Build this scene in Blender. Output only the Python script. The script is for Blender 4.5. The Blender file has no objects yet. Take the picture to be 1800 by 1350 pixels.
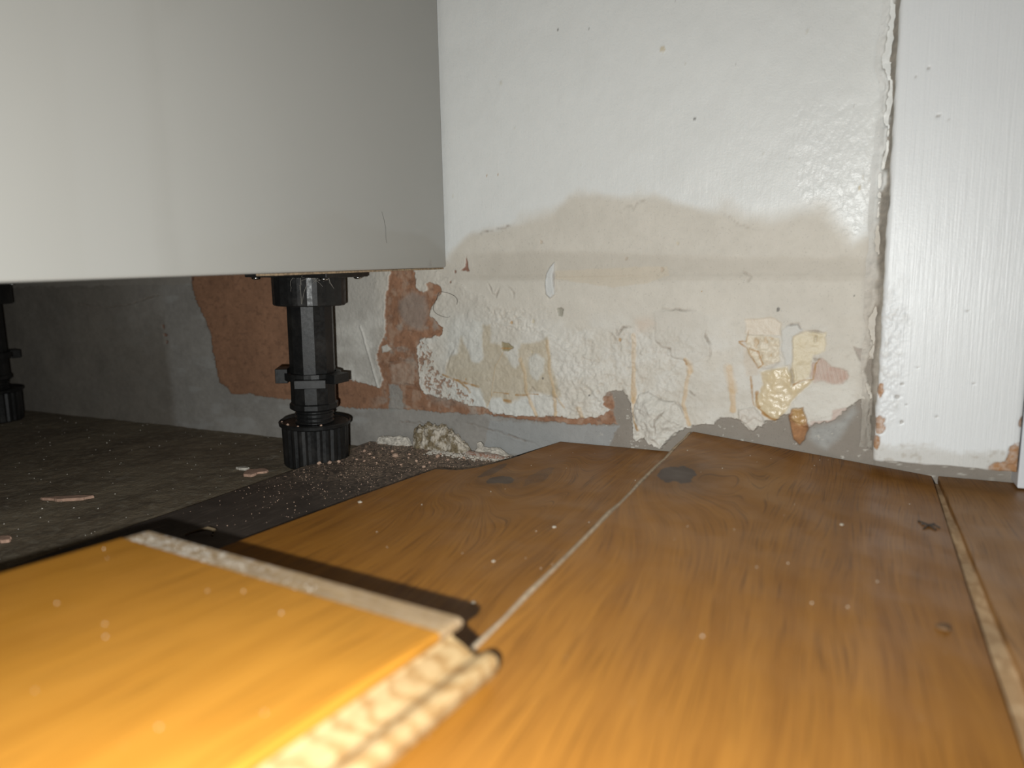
import bpy, bmesh, math, random
import numpy as np
from mathutils import Matrix, Vector

# ------------------------------------------------------------------ camera, world, light
# world: X along the back wall, Y towards it, Z up; concrete slab at z = 0; metres
scene = bpy.context.scene
COL = scene.collection
CAM_H = 0.145
RIGHT = Vector((0.90122, 0.43291, -0.01976))
UP = Vector((-0.04880, 0.14669, 0.98798))
BACK = Vector((0.43060, -0.88942, 0.15332))
cam_data = bpy.data.cameras.new('camera')
cam = bpy.data.objects.new('camera', cam_data)
COL.objects.link(cam)
cam.matrix_world = Matrix((
    (RIGHT.x, UP.x, BACK.x, 0.0),
    (RIGHT.y, UP.y, BACK.y, 0.0),
    (RIGHT.z, UP.z, BACK.z, CAM_H),
    (0, 0, 0, 1)))
cam_data.sensor_width = 36.0
cam_data.lens = 24.86
cam_data.clip_start = 0.01
cam_data.dof.use_dof = True
cam_data.dof.focus_distance = 0.50
cam_data.dof.aperture_fstop = 6.5
scene.camera = cam

world = bpy.data.worlds.new('dim_room')
scene.world = world
world.use_nodes = True
bg = world.node_tree.nodes['Background']
bg.inputs[0].default_value = (1.0, 0.88, 0.72, 1)
bg.inputs[1].default_value = 0.006

# the phone's flash, beside the lens
fl = bpy.data.lights.new('phone_flash', 'SPOT')
fl.energy = 7.1
fl.color = (0.975, 1.0, 0.985)
fl.spot_size = math.radians(172)
fl.spot_blend = 1.0
fl.shadow_soft_size = 0.0022
flash = bpy.data.objects.new('phone_flash', fl)
COL.objects.link(flash)
flash.matrix_world = cam.matrix_world.copy()
flash.location = Vector((0, 0, CAM_H)) - RIGHT * 0.020 - UP * 0.015

scene.view_settings.view_transform = 'Standard'
scene.view_settings.look = 'None'
scene.view_settings.gamma = 1.0
scene.view_settings.use_curve_mapping = False
scene.view_settings.exposure = 0.0

random.seed(7)
RNG = np.random.default_rng(11)

# ------------------------------------------------------------------ helpers
def lin(r, g, b, k=1.0):
    f = lambda c: ((c / 255 + 0.055) / 1.055) ** 2.4 if c > 10 else c / 255 / 12.92
    return np.array([f(r) * k, f(g) * k, f(b) * k])

def link(name, me, mat=None, parent=None, smooth=False):
    o = bpy.data.objects.new(name, me)
    COL.objects.link(o)
    if mat is not None:
        for m in (mat if isinstance(mat, (list, tuple)) else [mat]):
            me.materials.append(m)
    if parent is not None:
        o.parent = parent
    if smooth:
        me.polygons.foreach_set('use_smooth', [True] * len(me.polygons))
    return o

def from_bm(name, bm, mat=None, parent=None, smooth=False):
    bmesh.ops.recalc_face_normals(bm, faces=bm.faces)
    me = bpy.data.meshes.new(name)
    bm.to_mesh(me)
    bm.free()
    return link(name, me, mat, parent, smooth)

def from_py(name, verts, faces, mat=None, parent=None, smooth=False):
    me = bpy.data.meshes.new(name)
    me.from_pydata([tuple(v) for v in verts], [], faces)
    me.update()
    return link(name, me, mat, parent, smooth)

def tag(o, label=None, cat=None, group=None, kind=None):
    if label: o['label'] = label
    if cat: o['category'] = cat
    if group: o['group'] = group
    if kind: o['kind'] = kind
    return o

def empty(name, loc=(0, 0, 0)):
    o = bpy.data.objects.new(name, None)
    o.empty_display_size = 0.01
    COL.objects.link(o)
    o.location = loc
    return o

def keep_parent(o, p):
    """parent o to p, p being at a plain location; mesh coordinates stay world coordinates"""
    o.parent = p
    o.location = o.location - p.location

def add_box(bm, x0, x1, y0, y1, z0, z1, bevel=0.0):
    vs = [bm.verts.new(c) for c in ((x0,y0,z0),(x1,y0,z0),(x1,y1,z0),(x0,y1,z0),(x0,y0,z1),(x1,y0,z1),(x1,y1,z1),(x0,y1,z1))]
    fs = [bm.faces.new([vs[i] for i in q]) for q in ((3,2,1,0),(4,5,6,7),(0,1,5,4),(1,2,6,5),(2,3,7,6),(3,0,4,7))]
    if bevel:
        es = list({e for f in fs for e in f.edges})
        bmesh.ops.bevel(bm, geom=es, offset=bevel, segments=2, affect='EDGES', profile=0.5)

def add_lathe(bm, prof, n, cx=0, cy=0, rfun=None, phase=0.0, caps=True):
    rings = []
    for k, (r, z) in enumerate(prof):
        ring = []
        for i in range(n):
            a = 2 * math.pi * (i + phase) / n
            rr = rfun(i, k, r) if rfun else r
            ring.append(bm.verts.new((cx + rr * math.cos(a), cy + rr * math.sin(a), z)))
        rings.append(ring)
    for a, b in zip(rings, rings[1:]):
        for i in range(n):
            bm.faces.new((a[i], a[(i + 1) % n], b[(i + 1) % n], b[i]))
    if caps:
        bm.faces.new(rings[0][::-1]); bm.faces.new(rings[-1])

def add_prism(bm, poly, zf0, zf1, bevel=0.0):
    """outline poly in XY between two height functions"""
    lo = [bm.verts.new((x, y, zf0(x, y))) for x, y in poly]
    hi = [bm.verts.new((x, y, zf1(x, y))) for x, y in poly]
    n = len(poly)
    bm.faces.new(lo[::-1]); top = bm.faces.new(hi)
    for i in range(n):
        bm.faces.new((lo[i], lo[(i + 1) % n], hi[(i + 1) % n], hi[i]))
    if bevel:
        bmesh.ops.bevel(bm, geom=list(top.edges), offset=bevel, segments=2, affect='EDGES', profile=0.5)

def add_profile(bm, prof, y0, y1, xf=lambda y: 0.0, zf=lambda x, y: 0.0, ny=1):
    """profile (x, z) extruded along Y"""
    rows = []
    for j in range(ny + 1):
        y = y0 + (y1 - y0) * j / ny
        rows.append([bm.verts.new((x + xf(y), y, z + zf(x, y))) for x, z in prof])
    n = len(prof)
    for a, b in zip(rows, rows[1:]):
        for i in range(n):
            bm.faces.new((a[i], a[(i + 1) % n], b[(i + 1) % n], b[i]))
    bm.faces.new(rows[0][::-1]); bm.faces.new(rows[-1])

def add_tube(bm, pts, r, n=5):
    rings = []
    for k, p in enumerate(pts):
        p = Vector(p)
        d = (Vector(pts[min(k + 1, len(pts) - 1)]) - Vector(pts[max(k - 1, 0)])).normalized()
        u = d.orthogonal().normalized(); w = d.cross(u)
        rr = r[k] if isinstance(r, (list, tuple)) else r
        rings.append([bm.verts.new(p + (u * math.cos(2 * math.pi * i / n) + w * math.sin(2 * math.pi * i / n)) * rr) for i in range(n)])
    for a, b in zip(rings, rings[1:]):
        for i in range(n):
            bm.faces.new((a[i], a[(i + 1) % n], b[(i + 1) % n], b[i]))
    bm.faces.new(rings[0][::-1]); bm.faces.new(rings[-1])

def chunk_mesh(name, sx, sy, sz, rough=0.25, sub=2, seed=0):
    """an irregular broken lump resting on z = 0"""
    rnd = random.Random(seed)
    bm = bmesh.new()
    bmesh.ops.create_icosphere(bm, subdivisions=sub, radius=1.0)
    dirs = [Vector((rnd.gauss(0, 1), rnd.gauss(0, 1), rnd.gauss(0, 1))).normalized() for _ in range(7)]
    cuts = [rnd.uniform(0.55, 0.95) for _ in dirs]
    for v in bm.verts:
        for d, c in zip(dirs, cuts):
            t = v.co.dot(d)
            if t > c: v.co -= d * (t - c)
        v.co *= 1 + rnd.uniform(-rough, rough) * 0.5
        v.co = Vector((v.co.x * sx, v.co.y * sy, v.co.z * sz))
    zmin = min(v.co.z for v in bm.verts)
    for v in bm.verts: v.co.z -= zmin
    bmesh.ops.recalc_face_normals(bm, faces=bm.faces)
    me = bpy.data.meshes.new(name)
    bm.to_mesh(me); bm.free()
    return me

# numpy noise
_T = RNG.random((256, 256)).astype(np.float32)
def vnoise(x, y, s=0):
    x = x + 17.3 * s; y = y + 31.7 * s
    xi = np.floor(x).astype(int); yi = np.floor(y).astype(int)
    fx = x - xi; fy = y - yi
    fx = fx * fx * (3 - 2 * fx); fy = fy * fy * (3 - 2 * fy)
    a = _T[xi & 255, yi & 255]; b = _T[(xi + 1) & 255, yi & 255]
    c = _T[xi & 255, (yi + 1) & 255]; d = _T[(xi + 1) & 255, (yi + 1) & 255]
    return ((a * (1 - fx) + b * fx) * (1 - fy) + (c * (1 - fx) + d * fx) * fy) * 2 - 1
def fbm(x, y, octv=4, s=0):
    v = 0; a = 1.0; t = 0
    for k in range(octv):
        v = v + a * vnoise(x, y, s + k * 3); t += a; a *= 0.5; x = x * 2.03; y = y * 2.03
    return v / t
def smooth(e0, e1, x):
    t = np.clip((x - e0) / (e1 - e0), 0, 1)
    return t * t * (3 - 2 * t)
def seg_dist(px, py, a, b):
    dx, dy = b[0] - a[0], b[1] - a[1]
    t = np.clip(((px - a[0]) * dx + (py - a[1]) * dy) / (dx * dx + dy * dy + 1e-12), 0, 1)
    return np.hypot(px - a[0] - t * dx, py - a[1] - t * dy), t
def poly_sd(px, py, poly, far=12.0):
    """signed distance to a polygon, negative inside; only evaluated near it"""
    out = np.full(px.shape, far)
    xs_ = [p[0] for p in poly]; ys_ = [p[1] for p in poly]
    m = (px > min(xs_) - far) & (px < max(xs_) + far) & (py > min(ys_) - far) & (py < max(ys_) + far)
    x = px[m]; y = py[m]
    d = np.full(x.shape, 1e9); ins = np.zeros(x.shape, bool)
    for a, b in zip(poly, poly[1:] + poly[:1]):
        d = np.minimum(d, seg_dist(x, y, a, b)[0])
        if a[1] != b[1]:
            c = ((a[1] > y) != (b[1] > y)) & (x < (b[0] - a[0]) * (y - a[1]) / (b[1] - a[1]) + a[0])
            ins ^= c
    out[m] = np.minimum(np.where(ins, -d, d), far)
    return out
def line_d(px, py, pts, far=12.0):
    out = np.full(px.shape, far); par = np.zeros(px.shape)
    xs_ = [p[0] for p in pts]; ys_ = [p[1] for p in pts]
    m = (px > min(xs_) - far) & (px < max(xs_) + far) & (py > min(ys_) - far) & (py < max(ys_) + far)
    x = px[m]; y = py[m]
    d = np.full(x.shape, far); pr = np.zeros(x.shape)
    for k, (a, b) in enumerate(zip(pts, pts[1:])):
        dd, t = seg_dist(x, y, a, b)
        w = dd < d
        d = np.where(w, dd, d); pr = np.where(w, (k + t) / (len(pts) - 1), pr)
    out[m] = d; par[m] = pr
    return out, par

def grid_faces(nr, nc):
    i = np.arange((nr - 1) * (nc - 1)); r = i // (nc - 1); c = i % (nc - 1)
    a = r * nc + c
    return np.stack([a, a + 1, a + nc + 1, a + nc], 1)

def np_mesh(name, verts, quads, mat, parent=None, color=None, gloss=None):
    me = bpy.data.meshes.new(name)
    nv, nf = len(verts), len(quads)
    me.vertices.add(nv); me.vertices.foreach_set('co', verts.astype(np.float32).ravel())
    me.loops.add(nf * 4); me.loops.foreach_set('vertex_index', quads.astype(np.int32).ravel())
    me.polygons.add(nf); me.polygons.foreach_set('loop_start', (np.arange(nf) * 4).astype(np.int32))
    me.update(calc_edges=True)
    if color is not None:
        at = me.attributes.new('pigment', 'FLOAT_COLOR', 'POINT')
        at.data.foreach_set('color', np.concatenate([color, np.ones((nv, 1))], 1).astype(np.float32).ravel())
    if gloss is not None:
        at = me.attributes.new('gloss', 'FLOAT', 'POINT')
        at.data.foreach_set('value', gloss.astype(np.float32).ravel())
    return link(name, me, mat, parent, True)

# ------------------------------------------------------------------ node helper
class NT:
    def __init__(self, name):
        self.mat = bpy.data.materials.new(name)
        self.mat.use_nodes = True
        self.t = self.mat.node_tree
        self.b = self.t.nodes['Principled BSDF']
    def node(self, kind, **kw):
        n = self.t.nodes.new(kind)
        for k, v in kw.items(): setattr(n, k, v)
        return n
    def put(self, sock, v):
        if isinstance(v, bpy.types.NodeSocket): self.t.links.new(v, sock)
        elif v is not None:
            if hasattr(sock.default_value, '__len__') and not isinstance(v, (int, float)):
                v = tuple(float(c) for c in v)
                if len(sock.default_value) == 4 and len(v) == 3: v = v + (1.0,)
            sock.default_value = v
    def m(self, op, a, b=None, c=None, clamp=False):
        n = self.node('ShaderNodeMath', operation=op, use_clamp=clamp)
        for s, v in zip(n.inputs, (a, b, c)): self.put(s, v)
        return n.outputs[0]
    def vec(self, kind='Object'):
        return self.node('ShaderNodeTexCoord').outputs[kind]
    def scale(self, v, s, loc=(0, 0, 0)):
        n = self.node('ShaderNodeMapping'); self.put(n.inputs[0], v)
        n.inputs['Scale'].default_value = s; n.inputs['Location'].default_value = loc
        return n.outputs[0]
    def xyz(self, v):
        n = self.node('ShaderNodeSeparateXYZ'); self.put(n.inputs[0], v); return n.outputs
    def comb(self, x, y, z):
        n = self.node('ShaderNodeCombineXYZ')
        for s, v in zip(n.inputs, (x, y, z)): self.put(s, v)
        return n.outputs[0]
    def noise(self, v, scale=1.0, detail=3.0, rough=0.5, dist=0.0):
        n = self.node('ShaderNodeTexNoise'); self.put(n.inputs['Vector'], v)
        n.inputs['Scale'].default_value = scale; n.inputs['Detail'].default_value = detail
        n.inputs['Roughness'].default_value = rough; n.inputs['Distortion'].default_value = dist
        return n.outputs[0]
    def ramp(self, f, lo, hi, a=0.0, b=1.0):
        n = self.node('ShaderNodeMapRange', interpolation_type='SMOOTHSTEP'); self.put(n.inputs[0], f)
        n.inputs[1].default_value = lo; n.inputs[2].default_value = hi
        n.inputs[3].default_value = a; n.inputs[4].default_value = b
        return n.outputs[0]
    def mix(self, f, a, b, blend='MIX'):
        n = self.node('ShaderNodeMix', data_type='RGBA', blend_type=blend)
        self.put(n.inputs[0], f); self.put(n.inputs[6], a); self.put(n.inputs[7], b)
        return n.outputs[2]
    def bump(self, h, strength=0.3, dist=0.001, normal=None):
        n = self.node('ShaderNodeBump'); self.put(n.inputs['Height'], h)
        n.inputs['Strength'].default_value = strength; n.inputs['Distance'].default_value = dist
        if normal is not None: self.put(n.inputs['Normal'], normal)
        return n.outputs[0]
    def out(self, color=None, rough=None, normal=None, **kw):
        self.put(self.b.inputs['Base Color'], color)
        self.put(self.b.inputs['Roughness'], rough)
        if normal is not None: self.put(self.b.inputs['Normal'], normal)
        for k, v in kw.items(): self.put(self.b.inputs[k.replace('_', ' ')], v)
        return self.mat

def simple_mat(name, c, rough=0.6, var=0.15, scale=200.0, bump=0.0, c2=None, **kw):
    t = NT(name); v = t.vec()
    n = t.noise(v, scale, 4)
    c = np.array(c); c2 = c * (1 - var) if c2 is None else np.array(c2)
    col = t.mix(t.ramp(n, 0.35, 0.65), c2, c)
    nb = t.bump(t.noise(v, scale * 2, 3), bump, 0.001) if bump else None
    return t.out(col, rough, nb, **kw)

# ------------------------------------------------------------------ materials
def wood_mat(name, knots=(), seed=0.0, gain=1.0, light=(0.345, 0.148, 0.022), dark=(0.205, 0.079, 0.011), rough=0.42):
    """oiled oak, the grain running along Y and swirling around its knots (x, y, rx, ry, colour depth)"""
    t = NT(name); v = t.vec()
    X, Y, Z = t.xyz(v)
    low = t.noise(t.comb(t.m('MULTIPLY', X, 12.0), t.m('MULTIPLY', Y, 2.6), seed), 1.0, 3, 0.5)
    f = t.m('ADD', X, t.m('MULTIPLY', low, 0.05))
    mask = None
    for (kx, ky, rx, ry, amt) in knots:
        dx = t.m('DIVIDE', t.m('SUBTRACT', X, kx), rx * 3.0)
        dy = t.m('DIVIDE', t.m('SUBTRACT', Y, ky), ry * 4.0)
        d2 = t.m('ADD', t.m('MULTIPLY', dx, dx), t.m('MULTIPLY', dy, dy))
        g = t.m('EXPONENT', t.m('MULTIPLY', d2, -1.0))
        f = t.m('ADD', f, t.m('MULTIPLY', g, 0.05))
        wob = t.noise(t.comb(t.m('MULTIPLY', X, 130), t.m('MULTIPLY', Y, 60), seed + 3), 1.0, 3)
        e = t.m('SQRT', t.m('ADD', t.m('POWER', t.m('DIVIDE', t.m('SUBTRACT', X, kx), rx), 2.0), t.m('POWER', t.m('DIVIDE', t.m('SUBTRACT', Y, ky), ry), 2.0)))
        e = t.m('ADD', e, t.m('MULTIPLY', t.m('SUBTRACT', wob, 0.5), 1.3))
        k = t.m('MULTIPLY', t.ramp(e, 0.92, 1.02, 1.0, 0.0), amt)
        halo = t.m('MULTIPLY', t.ramp(e, 0.8, 3.2, 0.45, 0.0), amt)
        mask = (k, halo) if mask is None else (t.m('MAXIMUM', mask[0], k), t.m('MAXIMUM', mask[1], halo))
    rings = t.m('SINE', t.m('MULTIPLY', f, 420.0))
    ringc = t.ramp(rings, -1.0, 1.0)
    grain = t.noise(t.comb(t.m('MULTIPLY', f, 900.0), t.m('MULTIPLY', Y, 16.0), seed), 1.0, 4, 0.6)
    broad = t.noise(t.comb(t.m('MULTIPLY', f, 90.0), t.m('MULTIPLY', Y, 6.0), seed + 9), 1.0, 3, 0.5)
    pores = t.noise(t.comb(t.m('MULTIPLY', f, 1900.0), t.m('MULTIPLY', Y, 24.0), seed + 5), 1.0, 2, 0.5)
    L = np.array(light) * gain; Dk = np.array(dark) * gain
    fac = t.m('ADD', t.m('MULTIPLY', grain, 0.75), t.m('ADD', t.m('MULTIPLY', ringc, 0.10), t.m('MULTIPLY', broad, 0.55)))
    col = t.mix(t.ramp(fac, 0.25, 1.15), Dk, L)
    col = t.mix(t.m('MULTIPLY', t.ramp(pores, 0.54, 0.66), 0.6), col, Dk * 0.5)
    if mask:
        col = t.mix(mask[1], col, np.array((0.10, 0.05, 0.022)) * gain)
        col = t.mix(mask[0], col, (0.070, 0.046, 0.035))
    dust = t.noise(t.comb(t.m('MULTIPLY', X, 300), t.m('MULTIPLY', Y, 300), seed + 7), 1.0, 2)
    col = t.mix(t.ramp(dust, 0.74, 0.80, 0.0, 0.35), col, (0.36, 0.26, 0.16))
    rg = t.ramp(t.noise(v, 45, 3), 0.3, 0.7, rough - 0.06, rough + 0.10)
    hb = t.m('ADD', t.m('MULTIPLY', grain, 0.5), t.m('MULTIPLY', t.ramp(pores, 0.60, 0.72), -0.8))
    return t.out(col, rg, t.bump(hb, 0.25, 0.0004), Specular_IOR_Level=0.28)

def core_mat(name, c1=(0.62, 0.44, 0.22), c2=(0.40, 0.22, 0.08), fy=260.0, slope=0.0):
    """end-grain plywood / pine core: wavy bands across the edge"""
    t = NT(name); v = t.vec(); X, Y, Z = t.xyz(v)
    w = t.noise(t.comb(t.m('MULTIPLY', X, 150), t.m('MULTIPLY', Y, 60), t.m('MULTIPLY', Z, 170)), 1.0, 3)
    s = t.m('SINE', t.m('ADD', t.m('MULTIPLY', t.m('ADD', Y, t.m('MULTIPLY', Z, slope)), fy * 6.283), t.m('MULTIPLY', w, 16.0)))
    n = t.noise(t.comb(t.m('MULTIPLY', X, 300), t.m('MULTIPLY', Y, 300), t.m('MULTIPLY', Z, 300)), 1.0, 4)
    fac = t.m('ADD', t.ramp(s, -0.4, 1.0, 0.0, 0.8), t.m('MULTIPLY', t.ramp(n, 0.4, 0.7), 0.3))
    return t.out(t.mix(fac, c1, c2), 0.75, t.bump(n, 0.3, 0.0006))

M = {}
M['oak_a'] = wood_mat('oak_board', [(-0.1915, 0.3755, 0.0085, 0.0085, 0.9), (-0.205, 0.392, 0.004, 0.016, 0.6), (-0.172, 0.392, 0.006, 0.020, 0.35)], 1.0)
M['oak_b'] = wood_mat('oak_board_knotty', [(-0.0830, 0.3800, 0.0105, 0.0175, 1.0)], 4.0)
M['oak_c'] = wood_mat('oak_board_plain', [], 8.0, light=(0.38, 0.19, 0.06), dark=(0.24, 0.11, 0.03))
M['core'] = core_mat('pine_core')
M['core_brown'] = core_mat('stained_core', (0.50, 0.335, 0.18), (0.37, 0.225, 0.105), 28.0)
M['pale_edge'] = simple_mat('pale_raw_edge', (0.55, 0.42, 0.28), 0.8, 0.35, 400)

# painted plaster: pigment and gloss come from the surface data, relief from real displacement + fine bump
def plaster_mat(name, vertical=False):
    t = NT(name); v = t.vec()
    a = t.node('ShaderNodeAttribute', attribute_name='pigment').outputs['Color']
    g = t.node('ShaderNodeAttribute', attribute_name='gloss').outputs['Fac']
    n = t.noise(v, 90, 5, 0.6)
    f = t.noise(v, 700, 3, 0.6)
    br = t.noise(t.scale(v, (900, 900, 25)), 1.0, 3, 0.6)
    col = t.mix(t.m('SUBTRACT', 0.30, t.m('MULTIPLY', g, 0.30)), a, t.mix(t.ramp(n, 0.3, 0.7), (0.72, 0.71, 0.68), (1, 1, 1)), 'MULTIPLY')
    mott = t.m('MULTIPLY', t.ramp(f, 0.58, 0.72), t.m('SUBTRACT', 1.0, g))
    col = t.mix(t.m('MULTIPLY', mott, 0.35), col, t.mix(0.6, col, (0.03, 0.025, 0.02)))
    rough = t.m('SUBTRACT', 0.86, t.m('MULTIPLY', g, 0.58))
    h = t.m('ADD', t.m('MULTIPLY', br, 0.9 if vertical else 0.35), t.m('MULTIPLY', f, 0.35 if vertical else 0.7))
    return t.out(col, rough, t.bump(h, 0.45, 0.0005))
M['plaster'] = plaster_mat('damp_plaster')
M['gloss_paint'] = plaster_mat('brushed_gloss_paint', True)

# ------------------------------------------------------------------ back wall
WALL_Y = 0.4833
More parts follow.
